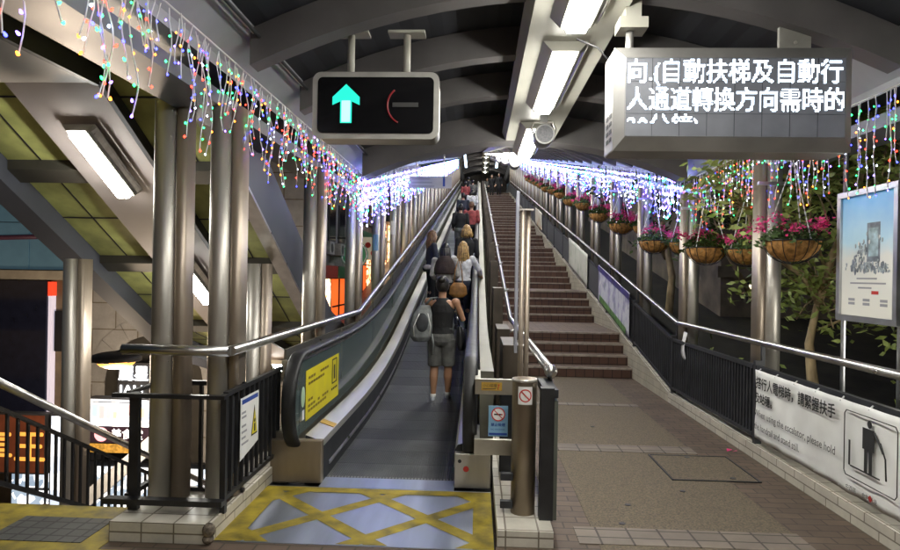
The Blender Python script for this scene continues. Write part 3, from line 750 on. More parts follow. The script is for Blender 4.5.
t = tag(empty('no_smoking_placard', (.17, 4.49, .60)), 'blue no smoking placard hung between the brackets beside the bollard', 'placard')
b = MB(); b.box(-.07, .07, 0, .006, -.11, .11, BLUEP); b.build('board', t)
b = MB(); b.prism([(math.cos(a)*.045, math.sin(a)*.045) for a in frange(0, 2*PI-.2, .2)], (0, -.001, .05), (1, 0, 0), (0, 0, 1), (0, -.001, 0), PAPER)
for i in range(28):
    a0, a1 = 2*PI*i/28, 2*PI*(i+1)/28
    b.face([(ra*math.cos(a), -.003, .05+ra*math.sin(a)) for ra, a in ((.042, a0), (.05, a0), (.05, a1), (.042, a1))], REDI)
b.box(-.03, .02, -.004, -.003, .044, .054, INK); b.box(.021, .03, -.004, -.003, .044, .054, REDI)
b.face([(-.034, -.005, .08), (-.03, -.005, .084), (.034, -.005, .02), (.03, -.005, .016)], REDI)
b.build('no_smoking_symbol', t)
text('禁止吸煙', .026, BLUEI, 'lettering', t, (-.052, -.001, -.035), (1, 0, 0), (0, 0, 1), bold=.0005)
text('NO SMOKING', .016, BLUEI, 'lettering', t, (-.052, -.001, -.065), (1, 0, 0), (0, 0, 1))
b = MB(); b.box(-.065, .065, -.002, -.001, -.1, -.085, BLUEI); b.build('footer_band', t)
t = tag(empty('warning_sticker', (.12, 4.518, .845)), 'small orange warning sticker on the upper steel bracket', 'sticker')
b = MB(); b.box(-.075, .075, -.003, -.001, -.03, .03, ORAS); b.build('plate', t)
text('小心碰撞', .026, INK, 'lettering', t, (-.066, -.003, -.003), (1, 0, 0), (0, 0, 1))
b = MB(); b.box(-.065, .03, -.0045, -.0035, -.02, -.014, INK); b.sphere((.052, -.004, .012), .006, .001, .006, REDI, 8, 4); b.tube([(.052, -.004, .006), (.045, -.004, -.02)], .003, REDI, 5); b.build('symbol', t)
t = tag(empty('sign_post', (.32, 4.45, .1)), 'tall slim steel sign post with its blade sign seen edge-on', 'sign post')
b = MB(); b.tube([(.0, 0, 0), (0, 0, 2.02)], .019, STEEL3, 14); b.tube([(.042, .03, 0), (.042, .03, 2.02)], .018, STEEL3, 14); b.build('pole', t)
b = MB(); b.hexa([(-.045, .0, 1.0), (-.025, .0, 1.0), (.0, .5, 1.0), (-.02, .5, 1.0), (-.045, .0, 2.16), (-.025, .0, 2.16), (.0, .5, 2.16), (-.02, .5, 2.16)], mat('sign_grey', (.35, .36, .42), .4, .4, .06)); b.build('blade_sign', t)
b = MB(); b.box(-.025, .075, -.025, .045, 2.02, 2.03, STEEL); b.build('cap', t)
# white cover plate on the kerb end
b = MB(); b.box(.2, .32, 4.9, 5.0, .1, .72, DARK); b.bevel(.01); tag(b.build('utility_box'), 'dark metal box standing on the white kerb behind the bollard', 'box')

# ------------------------------------------------------------------ traffic signal
t = tag(empty('lane_signal', (-.725, 4.3, 2.82)), 'hanging black signal box with a green arrow and unlit red ring', 'signal')
CASE = mat('signal_case', (.30, .29, .26), .5, .2, .1)
b = MB(); b.prism(rrect(.87, .45, .06), (0, 0, 0), (1, 0, 0), (0, 0, 1), (0, .22, 0), CASE); b.prism(rrect(.885, .465, .06), (0, -.02, 0), (1, 0, 0), (0, 0, 1), (0, .019, 0), mat('signal_rim', (.42, .41, .38), .45, .3, .1)); b.build('case', t)
b = MB(); b.prism(rrect(.81, .39, .035), (0, -.026, 0), (1, 0, 0), (0, 0, 1), (0, .005, 0), mat('signal_glass', (.006, .006, .007), .12, 0, 0)); b.build('front_glass', t)
AR = [(-.045, -.125), (.035, -.125), (.035, .025), (.09, -.0), (.09, .055), (-.005, .145), (-.1, .055), (-.1, -.0), (-.045, .025)]
mm = bpy.data.materials.new('green_arrow_light'); mm.use_nodes = True; nt = mm.node_tree; bs = nt.nodes['Principled BSDF']
bs.inputs['Base Color'].default_value = (0, .3, .22, 1); bs.inputs['Emission Color'].default_value = (.015, .66, .46, 1); bs.inputs['Emission Strength'].default_value = .95
b = MB(); b.prism(AR, (-.20, -.028, 0), (1, 0, 0), (0, 0, 1), (0, .0015, 0), mm); b.build('green_arrow', t)
b = MB(); b.prism([(-.035, -.118), (.025, -.118), (.025, .03), (-.035, .03)], (-.20, -.0305, 0), (1, 0, 0), (0, 0, 1), (0, .0015, 0), emis('arrow_core', (.30, 1, .72), 1.1)); b.build('lit_core', t)
b = MB(); b.tube([(.22+.135*math.cos(a), -.03, .0+.135*math.sin(a)) for a in frange(PI*.72, PI*1.35, .12)], .006, mat('ring_red', (.2, .01, .015), .4, 0, 0, emit=(.5, .02, .03), estr=.07), 6); b.build('red_ring', t)
b = MB(); b.box(.12, .30, -.031, -.0285, -.012, .018, mat('unlit_bar', (.06, .06, .06), .3, 0, 0)); b.build('unlit_bar', t)
for x in (-.20, .20):
    b = MB(); b.tube([(x, .1, .22), (x, .1, .53)], .026, BEAMP, 14); b.box(x-.13, x+.13, .04, .16, .53, .55, BEAMP); b.tube([(x, .1, .22), (x, .1, .235)], .04, BEAMP, 12); b.build('hanger', t)

# ------------------------------------------------------------------ LED message sign
LSX, LSY, LSZ = 1.57, 3.9, 2.775
t = tag(empty('message_sign', (LSX, LSY, LSZ)), 'hanging grey LED message board with lit white Chinese writing', 'sign')
wd, hh, dp = .70, .295, .27
SC = mat('sign_case', (.40, .39, .37), .42, .75, .12, 3); SF = mat('sign_face', (.15, .155, .17), .5, .2, .12, 5, emit=(.55, .62, .8), estr=.03)
b = MB()
b.prism([(-wd-.03, -hh-.03), (wd+.03, -hh-.03), (wd+.03, hh+.03), (-wd-.03, hh+.03)], (0, .05, 0), (1, 0, 0), (0, 0, 1), (0, dp, 0), SC)
b.bevel(.012)
# bevelled front frame
o_ = [(-wd-.03, -hh-.03), (wd+.03, -hh-.03), (wd+.03, hh+.03), (-wd-.03, hh+.03)]; i_ = [(-wd+.035, -hh+.055), (wd-.035, -hh+.055), (wd-.035, hh-.05), (-wd+.035, hh-.05)]
for k in range(4):
    j = (k+1) % 4; b.face([(o_[k][0], .048, o_[k][1]), (o_[j][0], .048, o_[j][1]), (i_[j][0], .0, i_[j][1]), (i_[k][0], .0, i_[k][1])], SC)
b.build('case', t, normals=True)
b = MB(); b.box(-wd+.03, wd-.03, .002, .012, -hh+.05, hh-.045, SF)
b.build('display_face', t)
b = MB()
for k in range(1, 8): xx = -wd+.03+(2*wd-.06)*k/8; b.box(xx-.0015, xx+.0015, .0005, .0018, -hh+.055, hh-.05, DARK)
for zz in (-.1, .1): b.box(-wd+.035, wd-.035, .0005, .0018, zz-.001, zz+.001, DARK)
b.build('panel_joint', t)
LEDT = emis('led_text', (.70, .84, 1), 3.0)
W_ = 2*wd
from mathutils.bvhtree import BVHTree
def dot_text(body, size, width, o, cut=None, rows=19):
    tt = text(body, size, LEDT, 'tmp', None, (0, 0, 0), (1, 0, 0), (0, 1, 0), width=width)
    me = tt.data; bv = BVHTree.FromPolygons([v.co.copy() for v in me.vertices], [tuple(p.vertices) for p in me.polygons])
    x0 = min(v.co.x for v in me.vertices); bpy.data.objects.remove(tt)
    p = size/rows; b = MB(); n = int(width/p)+2
    for i in range(n):
        for j in range(-4, rows+2):
            x, y = x0+(i+.5)*p, (j+.5)*p
            if cut is not None and y < cut: continue
            if any(bv.ray_cast(Vector((x+dx*p, y+dy*p, 1)), Vector((0, 0, -1)))[0] is not None for dx, dy in ((0, 0), (.28, 0), (-.28, 0), (0, .28), (0, -.28))):
                q = p*.43; b.face([(o[0]+x-x0-q, o[1], o[2]+y-q), (o[0]+x-x0+q, o[1], o[2]+y-q), (o[0]+x-x0+q, o[1], o[2]+y+q), (o[0]+x-x0-q, o[1], o[2]+y+q)], LEDT)
    ob = b.build('lettering', t, normals=False)
dot_text('向.(自動扶梯及自動行', .158, 1.30, (-wd+.045, -.001, .106))
dot_text('人通道轉換方向需時的', .158, 1.315, (-wd+.045, -.001, -.069))
dot_text('20分鐘)', .158, .44, (-wd+.045, -.001, -.235), .075)
b = MB()
for i in range(2):
    for j in range(4): b.box(-wd-.033, -wd-.029, .10+i*.09, .16+i*.09, -.25+j*.05, -.225+j*.05, BLACK)
b.build('vent_slot', t)
b = MB(); b.tube([(-wd+.1, .2, hh+.02), (-wd+.1, .2, hh+.20)], .026, SC, 14); b.box(-wd+.02, -wd+.2, .12, .28, hh+.19, hh+.26, BEAMP); b.box(-wd+.06, -wd+.16, .14, .26, hh+.26, hh+.5, BEAMP); b.build('hanger', t)
b = MB(); b.box(.36, .56, .2, .23, hh+.02, hh+.32, CASE); b.tube([(.46, .195, hh+.25), (.46, .2, hh+.25)], .012, STEEL, 8); b.tube([(.46, .195, hh+.12), (.46, .2, hh+.12)], .012, STEEL, 8); b.build('hanger', t)
b = MB(); b.tube([(-wd-.0, .3, hh+.02), (-wd-.08, .32, hh+.13), (-wd-.22, .35, hh+.20)], .007, BLACK, 6); b.build('cable', t)

# far hanging direction board
t = tag(empty('direction_board', (-1.06, 13.5, 0)), 'pale grey direction board hanging over the walkway beyond the signal', 'sign')
zb = 3.66
b = MB(); b.box(-.47, .47, 0, .05, zb-.12, zb+.14, mat('board_grey', (.42, .42, .45), .5, 0, .05)); b.build('board', t)
b = MB()
for zz, l in ((.08, .4), (.0, .45), (-.08, .5)): b.box(-.4, -.4+l, -.002, -.001, zb+zz-.015, zb+zz+.015, MATS['grey_ink'])
b.box(.28, .33, -.002, -.001, zb-.08, zb+.08, BLUEI); b.sphere((.305, -.001, zb+.1), .025, .001, .025, BLUEI, 8, 4); b.build('lettering', t)
b = MB(); b.tube([(-.3, .025, zb+.13), (-.3, .025, zb+1.02)], .012, STEEL, 6); b.tube([(.3, .025, zb+.13), (.3, .025, zb+1.02)], .012, STEEL, 6); b.build('hanger', t)

# ------------------------------------------------------------------ icicle light curtains
BC = {'red': (1, .03, .015), 'green': (.02, 1, .18), 'blue': (.04, .05, 1), 'orange': (1, .22, .015), 'white': (.62, .74, 1), 'violet': (.22, .12, 1)}
def bulb_mesh(name, r, s, col):
    bb = MB(); mt = emis('bulb_%s_%d' % (name, int(s)), col, s); k = bb.mi(mt)
    bot = bb.bm.verts.new((0, 0, -r*1.1)); R2 = []
    for rr, zz in ((.75*r, -.7*r), (r, 0), (.45*r, 1.6*r)): R2.append([bb.bm.verts.new((rr*math.cos(a*PI/3), rr*math.sin(a*PI/3), zz)) for a in range(6)])
    for i in range(6):
        j = (i+1) % 6; F_ = [bb.bm.faces.new([bot, R2[0][j], R2[0][i]])]
        for q in (0, 1): F_.append(bb.bm.faces.new([R2[q][i], R2[q][j], R2[q+1][j], R2[q+1][i]]))
        for f in F_: f.material_index = k; f.smooth = True
    bb.bm.faces.new(R2[2]).material_index = k
    me = bpy.data.meshes.new('bulb'); bb.bm.to_mesh(me); bb.bm.free(); me.materials.append(mt); return me
def curtain(x, y0, y1, label, step, colors, r, s, drop, bstep, zb0=3.06, cross=.0, nind=100, layers=1):
    t = tag(empty('light_curtain', (x, y0, zb0+zf(y0))), label, 'string lights', 'icicle light curtains along the eaves')
    org = Vector((x, y0, zb0+zf(y0)))
    meshes = {c: bulb_mesh(c, r, s, BC[c]) for c in colors}
    W2 = MB(); B2 = MB(); pts = []
    yk = [y0, KNEE, TOP_Y, y1]; yk = sorted(q for q in set(yk) if y0 <= q <= y1)
    W2.tube([Vector((x, q, zb0+.01+zf(q)))-org for q in yk], .006, WIRE, 5)
    for ly_ in range(layers):
        y = y0 + R.random()*step
        while y < y1:
            L = R.uniform(*drop); n = max(2, int(L/bstep)); p = Vector((x + R.uniform(-.03, .03)+(ly_*.06), y, zb0+zf(y))); path = [p.copy()-org]
            ph = R.random()*6
            for i in range(1, n+1):
                q = p + Vector((.010*math.sin(ph+i*.9)+R.uniform(-.005, .005), .022*math.sin(ph+i*.8)+R.uniform(-.006, .006), -i*L/n))
                path.append(q-org); pts.append((q-org+Vector((R.uniform(-.012, .012), R.uniform(-.02, .02), 0)), R.choice(colors)))
            if y < 16: W2.tube(path, .0036, WIRE, 4, caps=False)
            y += step*R.uniform(.5, 1.5)
    wo = W2.build('wire', t)
    pts.sort(key=lambda q: (q[0]+org-Vector((0, 0, 1.65))).length)
    for p, c in pts[:nind]:
        o = bpy.data.objects.new('bulb', meshes[c]); COL.objects.link(o); o.parent = t; o.location = p; o.rotation_euler = (R.uniform(-.8, .8), R.uniform(-.8, .8), 0)
    if len(pts) > nind:
        for p, c in pts[nind:]:
            mt = meshes[c].materials[0]; k = B2.mi(mt)
            rr = r*R.uniform(.8, 1.15)
            vs = [B2.bm.verts.new(p+Vector(d)*rr) for d in ((0, 0, 1.4), (0, 0, -1), (1, 0, 0), (-.5, .87, 0), (-.5, -.87, 0))]
            for a, c_ in ((2, 3), (3, 4), (4, 2)):
                B2.bm.faces.new([vs[0], vs[a], vs[c_]]).material_index = k; B2.bm.faces.new([vs[1], vs[c_], vs[a]]).material_index = k
        o = B2.build('bulbs', t); o['kind'] = 'stuff'
    return t
MULTI = ['red', 'green', 'blue', 'orange', 'blue', 'violet', 'green', 'red', 'white']
COOL = ['white', 'violet', 'violet', 'blue', 'violet', 'white', 'blue', 'violet', 'white', 'green']
curtain(-1.60, 1.8, 8.9, 'multicoloured icicle lights along the level eave above the two front columns', .05, MULTI, .0068, 9, (.15, .66), .068, zb0=3.0)
curtain(-1.60, 8.2, 46, 'dense white and violet icicle lights along the sloping eave above the moving walkway', .075, COOL, .0125, 13, (.25, .75), .10, layers=2, zb0=3.0)
curtain(2.76, 2.6, 8.5, 'multicoloured icicle lights along the level eave above the hanging baskets', .045, MULTI, .0068, 9, (.15, .7), .065, zb0=2.95)
curtain(2.74, 8.6, 46, 'dense white and violet icicle lights along the sloping eave above the stair baskets', .075, COOL, .0125, 13, (.25, .75), .10, layers=2)
# two upright light sticks at the top
for x, lab in ((-.98, 'upright bluish white light tube above the top of the moving walkway'), (1.35, 'upright bluish white light tube above the top of the stairs')):
    b = MB(); b.hexa([(x-.09, 48, 10.0), (x+.09, 48, 10.0), (x+.09, 48.1, 10.0), (x-.09, 48.1, 10.0), (x-.28+.0, 48, 11.7), (x-.1, 48, 11.7), (x-.1, 48.1, 11.7), (x-.28, 48.1, 11.7)] if x < 0 else
        [(x-.09, 48, 10.0), (x+.09, 48, 10.0), (x+.09, 48.1, 10.0), (x-.09, 48.1, 10.0), (x+.1, 48, 11.5), (x+.28, 48, 11.5), (x+.28, 48.1, 11.5), (x+.1, 48.1, 11.5)], emis('stick_light', (.6, .78, 1), 3))
    tag(b.build('light_tube'), lab, 'light')

# ------------------------------------------------------------------ hanging baskets
def basket():
    o = empty('hanging_basket')
    b = MB(); b.sphere((0, 0, .12), .245, .245, .185, COIR, 28, 8, -1, 0); b.build('coir_liner', o)
    b = MB()
    for k in range(14):
        a = 2*PI*k/14
        b.tube([(.25*math.cos(th)*math.cos(a), .25*math.cos(th)*math.sin(a), .12-.206*math.sin(th)) for th in frange(0, PI/2-.05, .25)], .0035, BLACK, 4)
    b.tube([(.25*math.cos(a), .25*math.sin(a), .122) for a in frange(0, 2*PI, .2)], .007, BLACK, 5)
    b.build('wire_frame', o)
    for k in range(3):
        a = 2*PI*k/3+.4; b = MB()
        p0, p1 = Vector((.24*math.cos(a), .24*math.sin(a), .12)), Vector((0, 0, .85)); n = 26
        for i in range(n):
            c = p0.lerp(p1, (i+.5)/n); d = (p1-p0).normalized(); s_ = d.orthogonal().normalized() if i % 2 else d.cross(d.orthogonal()).normalized()
            b.obox(c, d*.017, s_*.006, d.cross(s_)*.002, WIRE)
        b.build('chain', o)
    b = MB()
    for i in range(420):
        a = R.uniform(0, 2*PI); rr = .27*math.sqrt(R.random()); z = .12 + .17*(1-(rr/.3)**2)*R.uniform(.2, 1.15)
        if R.random() < .15: rr += .05; z -= .06
        c = Vector((rr*math.cos(a), rr*math.sin(a), z)); d = Vector((R.uniform(-1, 1), R.uniform(-1, 1), R.uniform(-.4, 1))).normalized(); e = d.orthogonal().normalized()*.017; l = .035
        b.face([c-d*l, c+e, c+d*l, c-e], LEAF)
    b.build('foliage', o, normals=False)
    for cl_ in range(15):
        b = MB(); a = R.uniform(0, 2*PI); rr = .31*math.sqrt(R.random()); cc = Vector((rr*math.cos(a), rr*math.sin(a), .27+.1*R.random()-.25*rr))
        for i in range(26):
            c = cc+Vector((R.gauss(0, .035), R.gauss(0, .035), R.gauss(0, .028))); d = Vector((R.uniform(-1, 1), R.uniform(-1, 1), R.uniform(-.2, 1))).normalized(); e = d.orthogonal().normalized()*.013
            b.face([c-d*.018, c+e, c+d*.018, c-e], PETAL)
        b.build('flower_cluster', o, normals=False)
    return o
bk = [basket() for q in range(4)]
used = [False]*4; N = 0
front = [(2.70, 5.45)] + [(2.70, 7.45+2.17*i) for i in range(13)]
back = [(3.02, 3.4)] + [(3.05, 7.15+2.17*i) for i in range(8)]
for row, lst in (('front', front), ('back', back)):
    for i, (x, y) in enumerate(lst):
        k = N % 4 if N < 4 else R.randrange(4); N += 1
        if not used[k]: o = bk[k]; used[k] = True
        else: o = copy_tree(bk[k])
        o.location = (x, y, 1.90+zf(y)+R.uniform(-.04, .03)); o.rotation_euler[2] = R.uniform(0, 6); s_ = R.uniform(.86, .96); o.scale = (s_, s_, R.uniform(.95, 1.0))
        tag(o, ('hanging basket of pink flowers in front of the columns, %s from the camera' % ORD[i]) if row == 'front' else ('hanging basket of pink flowers set back outside the columns, %s from the camera' % ORD[i]), 'flower basket', 'hanging flower baskets')

# ------------------------------------------------------------------ framed poster and light box on the planted side
t = tag(empty('poster_frame', (2.9, 4.75, 1.85)), 'aluminium framed poster with blue sky and dark phone picture hung on poles', 'poster')
ALU = mat('aluminium', (.55, .56, .58), .35, .9, .08)
b = MB()
for y0, y1, z0, z1 in ((-.36, .36, -.505, -.46), (-.36, .36, .46, .505), (-.36, -.315, -.46, .46), (.315, .36, -.46, .46)): b.box(-.02, .04, y0, y1, z0, z1, ALU)
b.bevel(.004); b.build('frame', t)
mm = bpy.data.materials.new('poster_print'); mm.use_nodes = True; nt = mm.node_tree; bs = nt.nodes['Principled BSDF']
tc = nt.nodes.new('ShaderNodeTexCoord'); sp = nt.nodes.new('ShaderNodeSeparateXYZ'); nt.links.new(tc.outputs['Object'], sp.inputs[0])
nz = nt.nodes.new('ShaderNodeTexNoise'); nz.inputs['Scale'].default_value = 6; nt.links.new(tc.outputs['Object'], nz.inputs['Vector'])
ad = nt.nodes.new('ShaderNodeMath'); ad.operation = 'MULTIPLY_ADD'; ad.inputs[1].default_value = .15; nt.links.new(nz.outputs[0], ad.inputs[0]); nt.links.new(sp.outputs['Z'], ad.inputs[2])
cr = nt.nodes.new('ShaderNodeValToRGB'); mr = nt.nodes.new('ShaderNodeMapRange'); mr.inputs[1].default_value = -.4; mr.inputs[2].default_value = .52
nt.links.new(ad.outputs[0], mr.inputs[0]); nt.links.new(mr.outputs[0], cr.inputs[0])
cr.color_ramp.elements[0].color = (.62, .60, .52, 1); cr.color_ramp.elements[1].color = (.10, .33, .62, 1)
e = cr.color_ramp.elements.new(.5); e.color = (.62, .62, .58, 1); e = cr.color_ramp.elements.new(.65); e.color = (.42, .60, .70, 1)
nt.links.new(cr.outputs[0], bs.inputs['Base Color']); bs.inputs['Roughness'].default_value = .4; bs.inputs['Coat Weight'].default_value = .6; bs.inputs['Coat Roughness'].default_value = .05
bs.inputs['Emission Strength'].default_value = .2; nt.links.new(cr.outputs[0], bs.inputs['Emission Color'])  # print is no lamp; glow stands in for street light falling on it
b = MB(); b.box(.0, .01, -.315, .315, -.46, .46, mm); pn = b.build('print', t)
b = MB(); GI = mat('dusky_ink', (.24, .28, .33), .5, 0, .3, 12)
b.box(-.002, -.001, -.15, .0, -.05, .24, GI); b.box(-.003, -.002, -.13, -.02, -.01, .2, mat('pale_ink', (.45, .60, .66), .5, 0, .3, 14))
GI2 = mat('pale_dusk', (.40, .45, .48), .5, 0, .35, 30)
for i in range(150):
    y = R.gauss(.0, .13); z = -.09+R.uniform(-.035, .03) + .22*max(0, 1-abs(y-.06)/.12)*R.random()**2; s_ = R.uniform(.006, .017)
    if abs(y) < .28: b.sphere((-.0025, y, z), .001, s_, s_*R.uniform(.5, 2.2), R.choice((GI, GI2, GI2)), 6, 4)
for i in range(14):
    y = R.uniform(-.2, .25); b.sphere((-.0028, y, R.uniform(-.0, .16)), .001, .012, .018, R.choice((PAPER, GI2)), 6, 4)
for z, a0, a1 in ((-.18, -.12, .12), (-.215, -.22, .2), (-.25, -.06, .1)): b.box(-.002, -.001, a0, a1, z, z+.012, MATS['grey_ink'])
b.box(-.002, -.001, -.14, -.06, -.29, -.265, REDI)
for y in (-.2, .0, .18):
    for k in range(2): b.box(-.002, -.001, y-.04, y+.04, -.345-k*.03, -.325-k*.03, MATS['grey_ink'])
b.build('printed_picture', pn)
b = MB(); b.tube([(.05, .37, -2.0), (.05, .37, .95)], .018, ALU, 10); b.tube([(.05, -.3, -2.0), (.05, -.3, .95)], .018, ALU, 10); b.build('pole', t)
b = MB(); b.box(3.35, 3.55, 4.35, 4.82, .62, 1.38, emis('white_box', (1, .96, .85), 7.0)); b.box(3.33, 3.57, 4.33, 4.84, -.3, .615, DARK)
tag(b.build('light_box'), 'lit white box sign standing outside the railing under the poster', 'light box')

# ------------------------------------------------------------------ trees and dark buildings on the planted side
def tree(name, label, x, y, z0, forks, leaves, lm, spread, czs, group='trees beyond the railing', ls=.065):
    t = tag(empty(name, (x, y, z0)), label, 'tree', group)
    b = MB(); tips = []
    for pts, r0 in forks:
        n = len(pts); b.tube(pts, [r0*(1-.6*i/(n-1)) for i in range(n)], BARK, 9); tips += [Vector(p) for p in pts[n-1:]]
    b.build('trunk', t)
    b = MB(); tw = MB()
    for c in range(leaves//14):
        tp = R.choice(tips); cc = tp+Vector((R.gauss(0, spread), R.gauss(0, spread), R.gauss(.1, spread*.8)))
        if R.random() < .5: tw.tube([tp, tp.lerp(cc, .6)+Vector((0, 0, .05)), cc], .008, BARK, 4)
        for i in range(14):
            q = cc+Vector((R.gauss(0, .11), R.gauss(0, .11), R.gauss(0, .09))); d = Vector((R.uniform(-1, 1), R.uniform(-1, 1), R.uniform(-.7, .5))).normalized(); e = d.orthogonal().normalized(); e = (Matrix.Rotation(R.uniform(0, 6), 3, d) @ e)*ls*.42
            l = ls*R.uniform(.7, 1.2); b.face([q-d*l, q+e*.9-d*l*.1, q+d*l, q-e*.9-d*l*.1], lm)
    b.build('crown', t, normals=False); tw.build('twigs', t)
    return t
tree('young_tree', 'slim forked tree with leaves coloured as if lit beside the basket column', 3.75, 7.1, -.4,
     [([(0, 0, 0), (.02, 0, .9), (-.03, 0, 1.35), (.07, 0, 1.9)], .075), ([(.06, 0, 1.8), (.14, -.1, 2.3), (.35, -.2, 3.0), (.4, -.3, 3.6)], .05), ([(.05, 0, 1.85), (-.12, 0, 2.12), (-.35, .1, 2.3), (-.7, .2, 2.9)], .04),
      ([(.12, -.05, 2.1), (.4, -.2, 2.4), (.7, -.5, 2.75)], .022), ([(.05, 0, 1.5), (.35, -.2, 1.7), (.7, -.5, 1.9)], .015), ([(.35, -.2, 3.0), (.1, -.3, 3.3), (-.5, -.3, 3.5)], .02), ([(.1, -.05, 2.2), (-.2, -.3, 2.7), (-.3, -.5, 3.1)], .018)], 4600, mat('leaf_painted_lit', (.34, .42, .11), .5, 0, .3, 3), .38, 1)  # light on the foliage is put into this brighter leaf colour
tree('leafy_tree', 'dark leafy tree behind the baskets at the foot of the slope', 4.6, 10.4, -.3,
     [([(0, 0, 0), (.1, 0, 1.2), (0, .1, 2.2), (.2, .1, 3.4)], .09), ([(0, .1, 1.6), (-.5, 0, 2.4), (-.8, .1, 3.2)], .05), ([(.05, .1, 2), (.6, -.2, 2.7), (.9, -.2, 3.3)], .05)], 2600, TLEAF2, .5, 1, ls=.08)
tree('leafy_tree', 'many-branched leafy tree with leaves coloured as if lit behind the poster frame', 5.0, 6.6, -.4,
     [([(0, 0, 0), (-.1, 0, 1.2), (0, .1, 2.4), (.1, .1, 3.8)], .09), ([(0, .1, 1.6), (-.5, 0, 2.6), (-.7, .1, 3.6)], .05), ([(.05, .1, 2), (.6, -.2, 2.9), (.9, -.2, 3.7)], .05)], 3600, MATS['leaf_painted_lit'], .5, 1, ls=.075)  # same leaf colour with the light painted in
tree('leafy_tree', 'dark leafy tree beyond the stair railing beside the lilac banner', 4.3, 14.2, .3,
     [([(0, 0, 0), (.1, 0, 1.4), (-.1, .1, 2.6), (.1, .1, 4.2)], .1), ([(0, .1, 1.8), (-.5, 0, 2.8), (-.6, .1, 3.8)], .06), ([(.05, .1, 2.2), (.7, -.2, 3.2)], .05)], 2400, TLEAF2, .55, 1, ls=.085)
for i, (x, y) in enumerate(((3.4, 4.6), (3.5, 6.0), (3.5, 8.6), (3.9, 9.4))):
    t = tag(empty('shrub', (x, y, -.35)), 'low dark shrub outside the railing, %s from the camera' % ORD[i], 'shrub', 'shrubs outside the railing')
    b = MB()
    for k in range(420):
        q = Vector((R.gauss(0, .25), R.gauss(0, .35), abs(R.gauss(.3, .25)))); d = Vector((R.uniform(-1, 1), R.uniform(-1, 1), R.uniform(-.2, 1))).normalized(); e = d.orthogonal().normalized()*.028
        b.face([q-d*.06, q+e, q+d*.06, q-e], TLEAF2 if k % 3 else TLEAF)
    b.build('foliage', t, normals=False)
    b = MB()
    for k in range(9): b.tube([(R.gauss(0, .08), R.gauss(0, .1), 0), (R.gauss(0, .2), R.gauss(0, .3), R.uniform(.3, .7))], .008, BARK, 4)
    b.build('stems', t)
DW = mat('dark_render', (.22, .18, .13), .85, 0, .25, 2, .2, 20)
t = tag(empty('apartment_building', (8, 14, -.3)), 'dark building beyond the trees with a few lit windows', 'building')
b = MB(); b.box(-2.6, 12, 0, 10, -1, 14, DW); b.box(-2.7, 12, -.1, 0, 2.0, 2.25, DW); b.build('wall', t)
for x0, x1, z0, z1, m_ in ((-2.0, -1.35, 1.5, 1.85, 'lit'), (.2, .5, 1.4, 1.8, 'lit'), (-1.9, -1.2, 3.0, 4.2, 'dark'), (-.5, .4, 3.0, 4.2, 'dark'), (1.2, 2.1, 3.0, 4.2, 'dark')):
    b = MB(); b.box(x0-.05, x1+.05, -.04, 0, z0-.05, z1+.05, DARK); f = b.build('window', t)
    b = MB(); b.box(x0, x1, -.05, -.042, z0, z1, lit_noise('warm_window', (1, .85, .55), (.7, .6, .4), 1.3, 2) if m_ == 'lit' else mat('dark_pane', (.02, .02, .025), .1, 0, 0)); b.build('pane', f)
t = tag(empty('apartment_building', (8.5, 26, 3)), 'dark building high up beyond the stair with a lit sign-like window', 'building')
b = MB(); b.box(-2.5, 12, 0, 8, -6, 14, DW); b.build('wall', t)
for i, (x0, z0) in enumerate(((-1.0, -2.2), (-.35, -2.3), (2, 1))):
    b = MB(); b.box(x0, x0+.45, -.05, -.01, z0, z0+.7, lit_noise('cool_window', (1, .95, .8), (.15, .14, .12), 1.6, 6)); b.build('window', t)

# ------------------------------------------------------------------ covered stair going down on the left
D = tag(empty('stair_canopy', (-3, 4.4, 0)), 'sloping grey canopy with green ceiling panels over the stair going down', 'canopy')
TN = .585
def dz(y): return 0 if y < 4.4 else (-TN*(y-4.4) if y < 8.4 else -TN*4-.3*(y-8.4))
def dp_(bb, name): o = bb.build(name, D); o.matrix_parent_inverse = Matrix.Translation((3, -4.4, 0)); return o
dys = [-3, 4.4, 8.4, 14]
b = MB(); b.sweep([(-2.02, 2.86), (-1.97, 2.86), (-1.97, 3.46), (-2.02, 3.46)], [4.1, 4.4, 8.4, 14], dz, NAVY); b.sweep([(-2.10, 2.83), (-1.96, 2.83), (-1.96, 2.86), (-2.10, 2.86)], [4.1, 4.4, 8.4, 14], dz, STEEL2); dp_(b, 'side_beam')
b = MB(); b.sweep([(-4.34, 2.84), (-4.16, 2.90), (-4.16, 3.40), (-4.34, 3.40)], dys, dz, NAVY); dp_(b, 'side_beam')
b = MB(); b.sweep([(-4.16, 3.13), (-2.02, 3.13), (-2.02, 3.20), (-4.16, 3.20)], [-3, 4.4, 8.4, 14], dz, GREEN); dp_(b, 'ceiling_panel')
b = MB(); b.sweep([(-3.50, 3.02), (-2.80, 3.02), (-2.80, 3.10), (-3.50, 3.10)], [4.38, 4.4, 8.4, 14], dz, MAUVE); b.sweep([(-2.80, 3.01), (-2.76, 3.01), (-2.76, 3.12), (-2.80, 3.12)], [4.38, 4.4, 8.4, 14], dz, DARK); dp_(b, 'light_trough')
b = MB()
for x in (-3.86, -2.45): b.sweep([(x, 3.124), (x+.012, 3.124), (x+.012, 3.129), (x, 3.129)], [-3, 4.4, 8.4, 14], dz, DARK)
for y in frange(4.65, 13, .675): b.sweep([(-4.16, 3.123), (-2.02, 3.123), (-2.02, 3.1285), (-4.16, 3.1285)], [y, y+.012], dz, DARK)
dp_(b, 'panel_joint')
